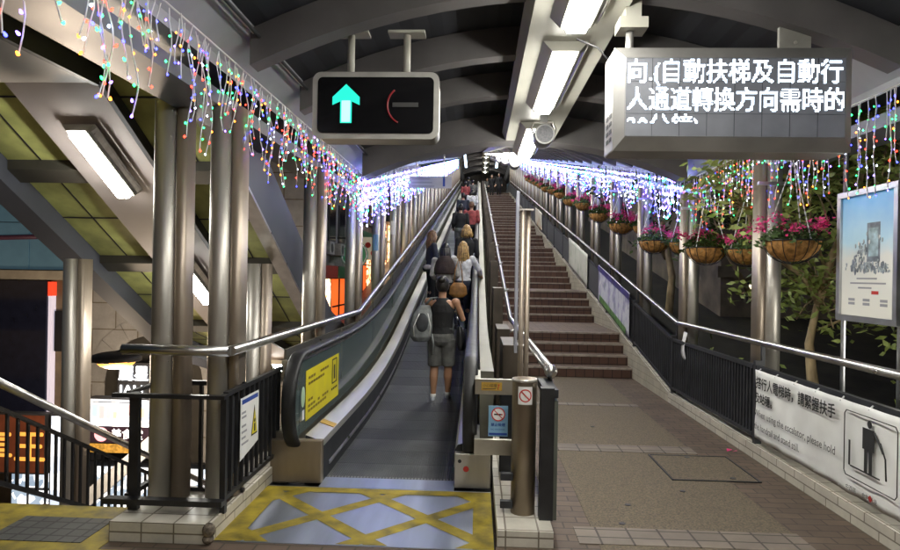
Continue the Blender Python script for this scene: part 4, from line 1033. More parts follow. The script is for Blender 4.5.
for y in frange(5.3, 13.5, 1.35):
    b = MB(); b.sweep([(-4.16, 3.045), (-2.02, 3.045), (-2.02, 3.13), (-4.16, 3.13)], [y, y+.16], dz, mat('cross_beam', (.08, .075, .06), .6, .1, .1)); dp_(b, 'cross_beam')
b = MB(); b.box(-4.16, -2.80, -3, 4.375, 3.0, 3.12, mat('pale_soffit', (.26, .245, .235), .55, 0, .05, 2)); b.box(-2.798, -2.755, -3, 4.375, 2.98, 3.12, DARK); dp_(b, 'flat_roof')
for i, y in enumerate((4.74, 6.5, 9.7)):
    o = copy_tree(fl0); o.rotation_euler = (-math.atan(TN if y < 8.4 else .3), 0, 0); o.location = (-3.15, y, 2.985+dz(y)); o.scale = (.8, .5, .9)
    tag(o, 'fluorescent light on the sloping mauve soffit over the stair going down, %s from the top' % ORD[i], 'ceiling light', 'fluorescent lights over the stair going down')
for i, (x, lab) in enumerate(((-4.10, 'short steel column on the far side of the stair going down'), (-2.22, 'short steel column behind the paired front columns'))):
    o = copy_tree(proto['L']); o.location = (x, 6.1, -2.0 if i == 0 else -1.2); o.scale = (1, 1, 1.42 if i == 0 else 1.11)
    tag(o, lab, 'column')
b = MB(); z = 0
for k in range(24):
    y = 4.22+k*.29; z = -.17*(k+1); b.box(-4.15, -2.2, y, y+.3, z-.3, z, STREET)
struct(b.build('descending_stairs'), 'stairs going down to the street', 'stairs')
t = tag(empty('stair_railing', (-3.7, 4.3, 0)), 'black barred railing with steel handrail running down beside the stair', 'railing')
def sp_(bb, name): o = bb.build(name, t); o.matrix_parent_inverse = Matrix.Translation((3.7, -4.3, 0)); return o
RS = .545
def rz(y): return -RS*(y-4.7)
yr = [4.25, 9.5]
b = MB(); b.tube([(-3.66, y, .72+rz(y)) for y in yr], .034, STEEL2, 12); sp_(b, 'handrail')
b = MB(); b.sweep([(-3.72, .52), (-3.69, .52), (-3.69, .555), (-3.72, .555)], yr, rz, BLACK); b.sweep([(-3.72, -.06), (-3.69, -.06), (-3.69, -.02), (-3.72, -.02)], yr, rz, BLACK)
for y in frange(4.3, 9.4, .115): b.box(-3.715, -3.695, y-.011, y+.011, rz(y)-.03, rz(y)+.53, BLACK)
sp_(b, 'bar_panel')
for y in (4.3, 6.6, 8.9):
    b = MB(); b.box(-3.735, -3.685, y-.02, y+.02, rz(y)-.3, rz(y)+.70, BLACK); sp_(b, 'post')

# ------------------------------------------------------------------ left: buildings, signs, lamp
STONE = brick('stone_wall', (.33, .325, .32), (.28, .275, .27), (.15, .13, .1), 1.0, .55, .012, .8, 'XZ', .5)
t = tag(empty('stone_building', (-8, 12.6, -4)), 'beige stone building with a big dark arch beyond the stair', 'building')
b = MB(); b.box(-3.2, 4.5, 0, .6, 0, 9, STONE); b.build('wall', t)
b = MB(); cx, cz = 1.35, 3.25
b.prism([(cx+1.05*math.cos(a), cz+1.05*math.sin(a)) for a in frange(0, PI, .15)] + [(cx-1.05, 0), (cx+1.05, 0)], (0, -.02, 0), (1, 0, 0), (0, 0, 1), (0, .015, 0), mat('dark_arch', (.03, .027, .022), .8, 0, .2)); b.build('arch', t)
b = MB()
for k in range(9):
    a0, a1 = PI*k/9+.004, PI*(k+1)/9-.004; b.prism([(cx+r_*math.cos(a), cz+r_*math.sin(a)) for r_, a in ((1.06, a0), (1.45, a0), (1.45, a1), (1.06, a1))], (0, -.05, 0), (1, 0, 0), (0, 0, 1), (0, .045, 0), STONE)
b.build('voussoirs', t)
t = tag(empty('glass_building', (-9, 12, -4)), 'building with teal glass panels above a dark glass shopfront', 'building')
TEAL = mat('teal_glass', (.09, .17, .22), .2, .1, .2, 1, emit=(.10, .22, .30), estr=.12)
b = MB(); b.box(-5, 1.15, .1, .35, 0, 9, mat('brown_wall', (.14, .10, .06), .7, 0, .15)); b.build('wall', t)
for k in range(6):
    for j in range(3):
        b = MB(); b.box(-4.6+k*.93, -3.69+k*.93, .03, .1, 5.62+j*.95, 6.55+j*.95, TEAL); b.build('glass_panel', t)
b = MB()
for (a, c) in (((-4.6, 6.1), (.9, 7.1)), ((-4.6, 5.2), (.9, 6.3)), ((-3, 6.6), (1, 7.9))):
    b.tube([(a[0], .015, a[1]+.3), ((a[0]+c[0])/2, .015, (a[1]+c[1])/2+.45), (c[0], .015, c[1])], .05, mat('plum_paint', (.09, .03, .06), .5, 0, .1), 6)
b.build('decorative_band', t)
b = MB(); b.box(-5, 1.2, -.12, .1, 5.42, 5.6, mat('ledge_stone', (.34, .3, .24), .7, 0, .1)); b.build('ledge', t)
b = MB(); b.box(-.55, .45, -.02, .1, 2.2, 5.4, mat('shop_glass', (.012, .014, .03), .06, 0, .1)); b.build('shopfront_glass', t)
b = MB(); b.box(.50, .56, -.04, .1, 2.2, 5.1, emis('strip_white', (.75, .7, .85), .3)); b.box(.49, .57, -.045, .1, 5.1, 5.38, emis('strip_red', (1, .08, .03), .35)); b.build('light_strip', t)
b = MB(); b.box(.62, 1.0, -.02, .1, 4.0, 4.8, MATS['dark_pane']); b.build('window', t)
# orange street lamp
t = tag(empty('street_lamp', (-5.35, 9.0, zst(9))), 'saucer shaped street lamp glowing orange beyond the stair', 'street lamp')
b = MB(); zl = .33-zst(9); b.sphere((0, 0, zl), .36, .36, .10, mat('lamp_shade', (.05, .045, .04), .5, .3, .1), 24, 5, -.2, 1); b.tube([(0, 0, zl-.04), (0, 0, zl-.02)], .35, MATS['lamp_shade'], 24); b.build('shade', t)
b = MB(); b.sphere((.06, -.08, zl-.03), .26, .26, .12, mat('sodium', (.02, .01, .0), .6, 0, 0, emit=(1, .34, .03), estr=1.5), 18, 5, -1, 0); b.build('lamp_glass', t)
b = MB(); b.tube([(.42, .25, 0), (.42, .25, zl+.1), (.3, .2, zl+.14), (0, 0, zl+.08)], .03, DARK, 8); b.build('pole', t)
L_ = bpy.data.lights.new('street_lamp_light', 'POINT'); L_.energy = 480; L_.color = (1, .78, .55); L_.shadow_soft_size = .25
o = bpy.data.objects.new('street_lamp_light', L_); COL.objects.link(o); o.parent = t; o.location = (.1, -.15, zl-.35)
# signs down in the street
def sign_box(name, label, x0, x1, y, z0, z1, mt, cat='sign', dep=.2, txt=None):
    t = tag(empty(name, ((x0+x1)/2, y, (z0+z1)/2)), label, cat); w2, h2 = (x1-x0)/2, (z1-z0)/2
    b = MB(); b.box(-w2-.03, w2+.03, .005, dep, -h2-.03, h2+.03, DARK); b.build('case', t)
    b = MB(); b.box(-w2, w2, -.004, .004, -h2, h2, mt); b.build('lit_face', t)
    for body, size, mt2, dx, dz_ in txt or (): text(body, size, mt2, 'lettering', t, (-w2+dx, -.006, -h2+dz_), (1, 0, 0), (0, 0, 1), bold=size*.02)
    return t
NEON = emis('neon_white', (.92, .95, 1), 3)
t = tag(empty('neon_sign', (-6.70, 11.5, -.55)), 'white neon lettering glowing in front of the dark arch', 'sign')
b = MB(); b.box(-.1, .62, .02, .1, -.25, .42, DARK); b.build('backboard', t)
text('麗星', .30, NEON, 'lettering', t, (-.08, 0, .12), (1, 0, 0), (0, 0, 1), bold=.006); text('JAU', .29, NEON, 'lettering', t, (-.06, 0, -.2), (1, 0, 0), (0, 0, 1), bold=.006)
SW = lit_noise('lit_white', (.95, .97, 1), (.45, .52, .62), .9, 4)
sign_box('billboard', 'bright white lit billboard with a black and pink strip beyond the stair', -7.0, -5.75, 11, -1.45, -.72, SW, 'billboard')
b = MB(); b.box(-.62, .62, -.012, -.008, -.42, -.12, mat('plum_black', (.03, .015, .03), .5, 0, .1)); b.tube([(-.4, -.015, -.27), (-.4, -.018, -.27)], .13, emis('pink_disc', (.9, .35, .4), .8), 18)
o = b.build('logo_strip', bpy.data.objects['billboard']); text('美食堂', .2, emis('lit_words', (1, 1, 1), 1.5), 'lettering', bpy.data.objects['billboard'], (-.22, -.014, -.33), (1, 0, 0), (0, 0, 1), bold=.002)
b = MB()
for q in range(9):
    x0 = -.58+q*.13; b.box(x0, x0+R.uniform(.06, .11), -.009, -.006, R.uniform(-.05, .1), R.uniform(.14, .30), emis('pastel_%d' % (q % 4), [(.35, .5, .75), (.75, .4, .45), (.5, .6, .5), (.8, .65, .35)][q % 4], .55))
for q in range(4): b.box(-.58, .2+.1*q, -.009, -.006, .31-.0-.09*0+.0+q*.0, .325, INK) if q == 0 else None
b.build('printed_block', bpy.data.objects['billboard'])
b = MB(); b.box(-.62, .62, -.012, -.008, -.60, -.44, mat('gold_strip', (.4, .22, .04), .6, 0, .4, 20, emit=(.8, .4, .05), estr=.25)); b.build('gold_strip', bpy.data.objects['billboard'])
sign_box('light_box', 'tall narrow white light box standing beside the red shop sign', -7.72, -7.48, 11, -3.4, -1.05, SW, 'sign')
sign_box('shop_sign', 'dark red shop sign with gold Chinese characters below the glass building', -9.3, -7.85, 11.0, -2.1, -1.05, mat('red_board', (.12, .03, .012), .5, 0, .2, emit=(.2, .05, .02), estr=.12), 'sign', txt=[('車王', .62, emis('gold_words', (1, .45, .08), .5), .25, .25)])
t = tag(empty('shop_window', (-6.4, 11.6, -2.7)), 'row of bright white shop windows down at street level', 'window')
b = MB(); b.box(-.9, 1.7, .02, .15, -.75, .65, DARK); b.build('frame', t)
for r_ in range(2):
    for k in range(6):
        b = MB(); b.box(-.84+k*.42, -.50+k*.42, -.01, .018, -.66+r_*.64, -.08+r_*.64, lit_noise('shop_panes', (1, 1, 1), (.25, .32, .4), .95, 9)); b.build('pane', t)
t = tag(empty('shop_window', (-8.2, 11.4, -2.55)), 'slanted block of bright white shop windows beside the tall light box', 'window')
b = MB(); b.box(-.6, .5, .02, .15, -.6, .62, DARK); b.build('frame', t)
for r_ in range(2):
    for k in range(3):
        b = MB(); b.box(-.55+k*.34, -.28+k*.34, -.01, .018, -.52+r_*.56, -.02+r_*.56, MATS['shop_panes']); b.build('pane', t)
t = tag(empty('shop_awning', (-8.9, 10.4, -3.1)), 'brown awning edged with a row of warm bulbs under the red sign', 'awning')
b = MB(); b.hexa([(-1.5, 0, -.35), (1.4, 0, -.05), (1.4, 1, .25), (-1.5, 1, -.05), (-1.5, 0, -.25), (1.4, 0, .05), (1.4, 1, .35), (-1.5, 1, .05)], mat('awning_brown', (.16, .05, .02), .6, 0, .2)); b.build('cloth', t)
for k in range(9):
    b = MB(); b.sphere((-1.35+k*.33, -.03, -.32+k*.034), .07, .05, .045, emis('warm_bulb', (1, .62, .2), 4), 8, 6); b.build('bulb', t)
t = tag(empty('street_gantry', (-6.2, 10.3, zst(10.3))), 'slanting white steel beam of a walkway below the lamp', 'beam')
b = MB(); b.obox((.3, 0, 2.2), (.85, 0, .75), (0, .05, 0), (-.08, 0, .09), mat('white_steel', (.55, .58, .62), .5, 0, .1)); b.build('beam', t)
b = MB(); b.box(-.6, -.5, 0, .1, 0, 1.6, MATS['white_steel']); b.box(.98, 1.08, 0, .1, 0, 2.9, MATS['white_steel']); b.build('post', t)

# row of shop buildings along the street beside the walkway
WALLC = [mat('plaster_cream', (.30, .27, .21), .8, 0, .25, 1.5, .2, 20), mat('plaster_grey', (.22, .22, .22), .8, 0, .25, 1.5, .2, 20), mat('plaster_pink', (.30, .22, .18), .8, 0, .25, 1.5, .2, 20)]
ORANGE = lit_noise('orange_shop', (1, .62, .3), (.3, .05, .01), 2.5, 6, (.3, .75)); WARM = lit_noise('warm_shop', (1, .85, .55), (.45, .16, .04), 5, 7, (.3, .75))
CURT = emis('orange_curtain', (.85, .13, .02), .8)
bl = [(13.5, 20.5, 'cream plastered shophouse with fire escape rails nearest the walkway'), (20.8, 28, 'grey shophouse with an orange lit shopfront'), (28.3, 36, 'pinkish shophouse with warm shop windows under a round sign'), (36.3, 46, 'cream shophouse farther up the street'), (46.3, 58, 'grey shophouse at the top of the street')]
for i, (y0, y1, lab) in enumerate(bl):
    zb_ = zst(y0); t = tag(empty('shophouse', (-5.6, y0, zb_)), lab, 'building', 'shophouses along the street'); L = y1-y0
    b = MB(); b.box(-6, 0, 0, L, -2, 13, WALLC[i % 3]); b.build('wall', t)
    for fl in range(1, 4):
        b = MB(); b.box(0, .12, 0, L, fl*3.1+.55, fl*3.1+.7, WALLC[(i+1) % 3]); b.build('string_course', t)
        for k in range(int(L/1.7)):
            y = .5+k*1.7; z = fl*3.1+1.1
            b = MB(); b.box(0, .05, y-.06, y+1.06, z-.06, z+1.46, DARK); f = b.build('window', t)
            b = MB(); lit = R.random(); b.box(.052, .06, y, y+1.0, z, z+1.4, MATS['warm_window'] if lit < .25 else MATS['dark_pane']); b.build('pane', f)
            if R.random() < .45: b = MB(); b.box(.06, .45, y+.2, y+.85, z-.6, z-.15, mat('unit_grey', (.3, .3, .29), .6, 0, .2)); b.tube([(.46, y+.5, z-.38), (.455, y+.5, z-.38)], .17, DARK, 14); b.build('air_conditioner', t)
    k = 0; y = .4
    while y+2 < L:
        b = MB(); b.box(-.02, .03, y, y+2.2, .2, 2.7, [ORANGE, WARM, CURT][(i+k) % 3] if i < 4 else WARM); b.build('shopfront', t)
        b = MB(); b.box(.03, .08, y+1.05, y+1.13, .2, 2.7, DARK); b.box(.03, .08, y, y+2.2, 1.6, 1.66, DARK); b.box(.03, .3, y-.05, y+2.25, 2.75, 3.2, [DARK, mat('sign_red', (.35, .04, .03), .5, 0, .2), mat('sign_green', (.04, .16, .08), .5, 0, .2)][(k+i) % 3]); b.build('shop_fascia', t)
        y += 2.5; k += 1
t = tag(empty('round_sign', (-4.9, 24.5, 2.4)), 'round green hanging shop sign beside the columns', 'sign')
b = MB(); b.tube([(0, 0, 0), (0, .1, 0)], .55, mat('sign_dark_green', (.03, .12, .06), .5, 0, .1, emit=(.02, .1, .05), estr=.4), 24); b.build('disc', t)
b = MB(); b.tube([(.5*math.cos(a), -.01, .5*math.sin(a)) for a in frange(0, 2*PI, .2)], .03, WIRE, 6); b.tube([(-.7, .05, .65), (.2, .05, .65)], .03, BLACK, 6); b.tube([(0, .05, .5), (0, .05, .66)], .02, BLACK, 6); b.build('rim', t)
t = tag(empty('square_sign', (-4.55, 27, 2.75)), 'cream square shop sign with red spots beside the round one', 'sign')
b = MB(); b.box(-.55, .55, 0, .1, -.5, .5, mat('sign_cream', (.45, .40, .30), .5, 0, .1, emit=(.4, .35, .25), estr=.3)); b.build('board', t)
b = MB()
for x, z in ((-.25, .15), (.25, .2), (.0, -.2)): b.tube([(x, -.004, z), (x, -.01, z)], .13, REDI, 12)
b.build('red_spot', t)
t = tag(empty('scaffold_rail', (-5.0, 15.5, .5)), 'thin dark metal frame and ladder rails on the shophouse front', 'metal frame')
b = MB()
for z in (0, .9, 1.8, 2.7): b.tube([(0, 0, z), (0, 4.5, z)], .025, BLACK, 6)
for y in frange(0, 4.5, .75): b.tube([(0, y, -.4), (0, y, 2.8)], .02, BLACK, 6)
for y in (0.0, 4.5): b.tube([(0, y, 0), (-.6, y, 0)], .025, BLACK, 6); b.tube([(0, y, 2.7), (-.6, y, 2.7)], .025, BLACK, 6)
b.build('frame', t)
text('MNN', .55, NEON, 'lettering', tag(empty('neon_sign', (-5.45, 14.2, 3.0)), 'white lit lettering on the upper shophouse wall behind the icicle lights', 'sign'), (.02, 1.2, .0), (0, -1, 0), (0, 0, 1))
b = MB(); b.box(-.08, .012, -.1, 1.4, -.1, .5, DARK); b.build('backboard', bpy.data.objects['neon_sign.001'])
# ------------------------------------------------------------------ people
def ring_loft(b, secs, mt, n=18):
    """closed loft of horizontal ellipses (centre, rx, ry)"""
    k = b.mi(mt); rings = []
    for c, rx, ry in secs:
        c = Vector(c); rings.append([b.bm.verts.new(c+Vector((rx*math.cos(2*PI*j/n), ry*math.sin(2*PI*j/n), 0))) for j in range(n)])
    for i in range(len(secs)-1):
        for j in range(n): b.bm.faces.new([rings[i][j], rings[i][(j+1) % n], rings[i+1][(j+1) % n], rings[i+1][j]]).material_index = k
    b.bm.faces.new(rings[0][::-1]); b.bm.faces.new(rings[-1])
def fuse(b, name, parent, mt, voxel, smooth=4):
    """fuse overlapping closed forms into one continuous smooth surface"""
    bmesh.ops.recalc_face_normals(b.bm, faces=b.bm.faces)
    me = bpy.data.meshes.new('tmp'); b.bm.to_mesh(me); b.bm.free(); o = bpy.data.objects.new('tmp', me); COL.objects.link(o)
    r = o.modifiers.new('r', 'REMESH'); r.mode = 'VOXEL'; r.voxel_size = voxel
    s = o.modifiers.new('s', 'SMOOTH'); s.iterations = smooth; s.factor = .5
    dg = bpy.context.evaluated_depsgraph_get(); dg.update()
    m2 = bpy.data.meshes.new_from_object(o.evaluated_get(dg)); bpy.data.objects.remove(o)
    m2.name = name; m2.materials.clear(); m2.materials.append(mt)
    for p in m2.polygons: p.use_smooth = True; p.material_index = 0
    ob = bpy.data.objects.new(name, m2); COL.objects.link(ob); ob.parent = parent
    return ob
SKINS = {'light': mat('skin_light', (.50, .30, .20), .5, 0, .06, 8), 'tan': mat('skin_tan', (.36, .19, .11), .5, 0, .06, 8)}
def cloth(name, col, rough=.8): return mat('cloth_'+name, tuple(c*1.25 for c in col), rough, 0, .25, 10, 1.0, 13)
HAIRC = {'black': mat('hair_black', (.012, .010, .009), .4, 0, .2, 40), 'blonde': mat('hair_blonde', (.42, .26, .09), .45, 0, .35, 30), 'brown': mat('hair_brown', (.16, .08, .035), .45, 0, .35, 30), 'grey': mat('hair_grey', (.2, .19, .18), .5, 0, .3, 30)}
def person(label, x, y, z, H, rz, skin, hair, style, top, bottom, sleeve=1.0, leg=1.0, shoe=None, pose=None, vox=.008, head_turn=0, wide=1.0, coat=0):
    t = tag(empty('person', (x, y, z), rz), label, 'person')
    h = H; p = dict(el=None)
    J = {'sl': (-.108*wide, 0, .80), 'sr': (.108*wide, 0, .80), 'ell': (-.135*wide, -.02, .635), 'elr': (.135*wide, -.02, .635), 'wl': (-.14*wide, .06, .50), 'wr': (.14*wide, .06, .50),
         'hl': (-.052, 0, .49), 'hr': (.052, 0, .49), 'kl': (-.058, .012, .275), 'kr': (.058, .012, .275), 'al': (-.06, -.012, .04), 'ar': (.06, -.012, .04)}
    J.update(pose or {})
    V = lambda k: Vector(J[k])*h
    S = SKINS[skin]; b = MB()
    torso = [((0, 0, .46), .062, .052), ((0, -.004, .50), .094, .068), ((0, -.004, .54), .096, .07), ((0, 0, .60), .078, .055), ((0, .002, .66), .082, .058), ((0, .004, .72), .094, .066), ((0, 0, .775), .098, .058), ((0, -.003, .81), .075, .045), ((0, -.003, .825), .04, .035)]
    ring_loft(b, [(Vector(c)*h, rx*h*wide, ry*h*wide) for c, rx, ry in torso], S)
    b.tube([Vector((0, -.004, .80))*h, Vector((0, .002, .845))*h, Vector((0, .008, .875))*h], [.036*h, .031*h, .033*h], S, 14)
    for s in 'lr':
        b.tube([V('h'+s)+Vector((0, 0, .03*h)), V('h'+s).lerp(V('k'+s), .4), V('k'+s), V('k'+s).lerp(V('a'+s), .3)+Vector((0, -.008*h, 0)), V('k'+s).lerp(V('a'+s), .75), V('a'+s)], [.052*h, .047*h, .033*h, .034*h, .022*h, .019*h], S, 14)
        a = V('a'+s); b.tube([a+Vector((0, -.02*h, -.018*h)), a+Vector((0, .03*h, -.018*h)), a+Vector((0, .085*h, -.026*h))], [.018*h, .02*h, .013*h], S, 10)
        b.tube([V('s'+s), V('s'+s).lerp(V('el'+s), .5), V('el'+s), V('el'+s).lerp(V('w'+s), .35), V('w'+s)], [.031*h, .026*h, .021*h, .022*h, .014*h], S, 12)
        b.sphere(V('s'+s)+Vector((0, 0, -.002*h)), .036*h, .034*h, .034*h, S, 12, 8)
        d = (V('w'+s)-V('el'+s)).normalized(); wv_ = V('w'+s); sd = Vector((1, 0, 0)); sd = (sd-d*sd.dot(d)).normalized(); pn_ = d.cross(sd)
        b.tube([wv_, wv_+d*.02*h, wv_+d*.05*h], [.013*h, .021*h, .02*h], S, 10)
        inn = (1 if s == 'l' else -1)
        for i in range(4):
            o_ = wv_+d*.048*h+sd*(.0145*(i-1.5))*h*.85; ln = (.034, .041, .038, .029)[i]*h
            b.tube([o_, o_+d*ln*.55, o_+d*ln*.95+pn_*.012*h], [.0062*h, .0055*h, .0045*h], S, 7)
        o_ = wv_+d*.02*h+sd*inn*.016*h; b.tube([o_, o_+d*.018*h+sd*inn*.012*h, o_+d*.038*h+sd*inn*.012*h+pn_*.006*h], [.0075*h, .0065*h, .005*h], S, 7)
    # head, turned about the neck
    M = Matrix.Rotation(head_turn, 4, 'Z'); hc = Vector((0, .006, .93))*h
    def hp(q): return hc + M @ (Vector(q)*h)
    hb = MB()
    b2 = MB(); b2.sphere((0, 0, .003*h), .046*h, .056*h, .066*h, S, 20, 14)
    b2.sphere((0, .022*h, -.035*h), .034*h, .034*h, .032*h, S, 14, 8)
    b2.tube([Vector((0, .054, .006))*h, Vector((0, .066, -.012))*h, Vector((0, .056, -.018))*h], [.006*h, .009*h, .006*h], S, 8)
    b2.sphere((-.047*h, 0, -.003*h), .007*h, .012*h, .018*h, S, 8, 6); b2.sphere((.047*h, 0, -.003*h), .007*h, .012*h, .018*h, S, 8, 6)
    for v in b2.bm.verts: v.co = hc + M @ v.co
    tmp = bpy.data.meshes.new('q'); b2.bm.to_mesh(tmp); b2.bm.free(); b.bm.from_mesh(tmp)
    fuse(b, 'body', t, S, vox, 3)
    # face details
    f = MB()
    for sx in (-1, 1):
        c = hp((sx*.019, .049, .006)); f.sphere(c, .0065*h, .0055*h, .0045*h, PAPER, 8, 6); f.sphere(hp((sx*.019, .053, .006)), .003*h, .003*h, .0035*h, INK, 8, 6)
        f.tube([hp((sx*.010, .0545, .019)), hp((sx*.019, .0535, .022)), hp((sx*.029, .047, .019))], .0022*h, HAIRC[hair], 5)
    f.build('eyes', t)
    f = MB(); f.tube([hp((-.013, .052, -.036)), hp((0, .058, -.035)), hp((.013, .052, -.036))], [.002*h, .0042*h, .002*h], mat('lips', (.4, .13, .11), .5, 0, .05), 6); f.build('mouth', t)
    # hair
    hm = HAIRC[hair]; f = MB()
    k = f.mi(hm); rn = random.Random(int(x*100+y*7)); n = 26; mlev = 14; rings = []
    for i in range(mlev+1):
        th = PI/2*(1-i/mlev*1.55); row = []
        for j in range(n):
            a = 2*PI*j/n; d = Vector((math.cos(a)*math.cos(th), math.sin(a)*math.cos(th), math.sin(th)))
            r_ = 1+rn.uniform(-.025, .03)
            q = Vector((d.x*.053*r_, d.y*.063*r_-.004, d.z*.072*r_+.006))
            if d.y > .35 and q.z < .032: q = Vector((q.x*.8, min(q.y, .030), max(q.z, .0)*.6+.02))      # off the face
            row.append(f.bm.verts.new(hp(q)))
        rings.append(row)
    for i in range(mlev):
        for j in range(n):
            fc = f.bm.faces.new([rings[i][j], rings[i][(j+1) % n], rings[i+1][(j+1) % n], rings[i+1][j]]); fc.material_index = k; fc.smooth = True
    if style == 'bun': f.sphere(hp((0, -.055, .045)), .034*h, .032*h, .03*h, hm, 12, 8)
    if style == 'tail': f.tube([hp((0, -.058, .02)), hp((.0, -.085, -.01)), hp((0, -.08, -.10))], [.014*h, .02*h, .006*h], hm, 8)
    if style in ('long', 'bob'):
        ln = -.19 if style == 'long' else -.085
        for i in range(64):
            a = PI*(.88+1.24*i/63)+rn.uniform(-.05, .05); r_ = rn.uniform(.86, 1.08)
            p0 = (.05*r_*math.cos(a), .058*r_*math.sin(a), .02); l = ln*rn.uniform(.8, 1.1); w1 = rn.uniform(.95, 1.25)
            f.tube([hp(p0), hp((p0[0]*1.1, p0[1]*1.08, l*.35)), hp((p0[0]*w1*1.12, p0[1]*1.05-.012, l*.7)), hp((p0[0]*w1*1.05+rn.uniform(-.01, .01), p0[1]*.95-.012, l))], [.009*h, .0105*h, .009*h, .003*h], hm, 6)
    f.build('hair', t)
    # top
    g = .010*h; b = MB(); T = top; z0 = .50 - coat
    secs = [((0, -.002, z0), .099+coat*.12, .076+coat*.1)] + ([((0, -.002, .50), .101, .076)] if coat > .02 else []) + [((0, 0, .55), .100, .076), ((0, 0, .60), .088, .066), ((0, .002, .66), .091, .067), ((0, .004, .72), .102, .075), ((0, 0, .775), .104 if sleeve > 0 else .090, .066), ((0, -.003, .812), .076 if sleeve > 0 else .058, .05), ((0, -.003, .832), .046, .042)]
    ring_loft(b, [(Vector(c)*h, rx*h*wide, ry*h*wide) for c, rx, ry in secs], T)
    if sleeve > 0:
        for s in 'lr':
            pts = [V('s'+s)+Vector((0, 0, .002*h)), V('s'+s).lerp(V('el'+s), .5), V('el'+s)]; rr = [.040*h, .036*h, .032*h]
            if sleeve > .6: pts += [V('el'+s).lerp(V('w'+s), .4), V('el'+s).lerp(V('w'+s), .93)]; rr += [.031*h, .024*h]
            b.tube(pts, rr, T, 12); b.sphere(pts[0], .043*h, .042*h, .041*h, T, 12, 8)
    fuse(b, 'top', t, T, vox*1.15, 3)
    # bottom
    b = MB(); ring_loft(b, [(Vector(c)*h, rx*h*wide, ry*h*wide) for c, rx, ry in (((0, -.002, .455), .07, .06), ((0, -.004, .49), .102, .078), ((0, -.004, .53), .103, .078), ((0, 0, .575), .094, .068), ((0, 0, .60), .09, .066))], bottom)
    for s in 'lr':
        K, A = V('k'+s), V('a'+s); H0 = V('h'+s)+Vector((0, 0, .02*h))
        if leg < .6: b.tube([H0, H0.lerp(K, .5), H0.lerp(K, .93)], [.062*h, .058*h, .054*h], bottom, 14)
        else: b.tube([H0, H0.lerp(K, .5), K, K.lerp(A, .4), A+Vector((0, 0, .01*h))], [.061*h, .053*h, .041*h, .038*h, .031*h], bottom, 14)
    fuse(b, 'shorts' if leg < .6 else 'trousers', t, bottom, vox*1.15, 3)
    # shoes
    for s in 'lr':
        a = V('a'+s); b = MB(); k = b.mi(shoe or BLACK)
        ring_loft(b, [(a+Vector((0, .03*h, -.04*h)), .026*h, .075*h), (a+Vector((0, .03*h, -.03*h)), .028*h, .077*h), (a+Vector((0, .025*h, -.018*h)), .026*h, .068*h), (a+Vector((0, .006*h, .0)), .022*h, .038*h), (a+Vector((0, -.004*h, .014*h)), .021*h, .028*h)], shoe or BLACK, 16)
        o = b.build('shoe', t)
        for pl in o.data.polygons: pl.use_smooth = True
        if leg < .6:
            b = MB(); b.box(a.x-.028*h, a.x+.028*h, a.y-.049*h, a.y+.108*h, a.z-.046*h, a.z-.037*h, PAPER); b.bevel(.008*h); b.build('sole', o)
            b = MB(); b.tube([a+Vector((0, -.003*h, .0)), a+Vector((0, -.003*h, .034*h))], [.0225*h, .0225*h], PAPER, 14); b.build('sock', o)
    return t
Cb, Cg, Cw = cloth('black', (.006, .006, .007)), cloth('grey', (.10, .10, .095)), cloth('white', (.62, .62, .64))
Cn, Cbe, Cr, Cd = cloth('navy', (.018, .022, .04)), cloth('beige', (.36, .34, .31)), cloth('red', (.30, .06, .06)), cloth('denim', (.06, .09, .17))
Cbr = cloth('dark_brown', (.035, .022, .018)); SNEAK = cloth('sneaker', (.34, .36, .40))
person('dark haired woman in black sleeveless top and grey shorts near the walkway foot', -.44, 7.95, .008, 1.62, -.12, 'tan', 'black', 'bun', Cb, Cg, 0, .5, SNEAK,
       {'elr': (.165, .03, .66), 'wr': (.12, .13, .70), 'ell': (-.13, .03, .65), 'wl': (-.06, .14, .66), 'kr': (.05, .03, .28), 'ar': (.048, .05, .045), 'al': (-.055, -.03, .04)}, .007)
person('woman with long blonde hair in a dark jacket facing the opposite side of the walkway', -.97, 13.15, zs(13.15), 1.66, -1.25, 'light', 'brown', 'long', Cn, Cb, 1, 1, None, {'elr': (.13, .03, .65), 'wr': (.06, .12, .60), 'wl': (-.03, .13, .60)}, .010)
person('person with dark hair and dark brown scarf over a pale beige coat seen from behind', -.60, 11.55, zs(11.55), 1.62, 0, 'light', 'black', 'long', Cbe, Cb, 1, 1, None, {'wl': (-.1, .12, .58), 'wr': (.1, .12, .58)}, .010, wide=1.08)
person('woman with long blonde hair in a white shirt resting one hand towards the handrail', -.27, 11.7, zs(11.7), 1.64, .1, 'light', 'blonde', 'long', Cw, Cn, 1, 1, None, {'elr': (.19, .02, .68), 'wr': (.22, .14, .62)}, .010)
person('blonde person in a black jacket standing ahead of the woman in white', -.24, 13.6, zs(13.6), 1.74, .3, 'light', 'blonde', 'bob', Cb, Cb, 1, 1, None, None, .011)
far = [(-.55, 19.6, 1.72, 'black', 'short', Cb, 'man with short dark hair and wide black jacket midway up the walkway'), (-.22, 20.6, 1.72, 'brown', 'short', Cr, 'person in a dull red top standing beside the man in the wide black jacket'),
       (-.62, 25.5, 1.7, 'black', 'short', Cn, 'person in a navy coat farther up the walkway behind the red top'), (-.28, 28.5, 1.68, 'black', 'bob', Cw, 'person in a white top leaning on the walkway handrail far ahead'),
       (-.75, 36, 1.7, 'black', 'short', Cr, 'person in a red jacket near the top of the walkway'), (-.35, 38.5, 1.7, 'black', 'short', Cg, 'person in a grey top near the top of the walkway'), (-.7, 43.5, 1.7, 'black', 'short', Cb, 'black dressed person at the very top of the walkway')]
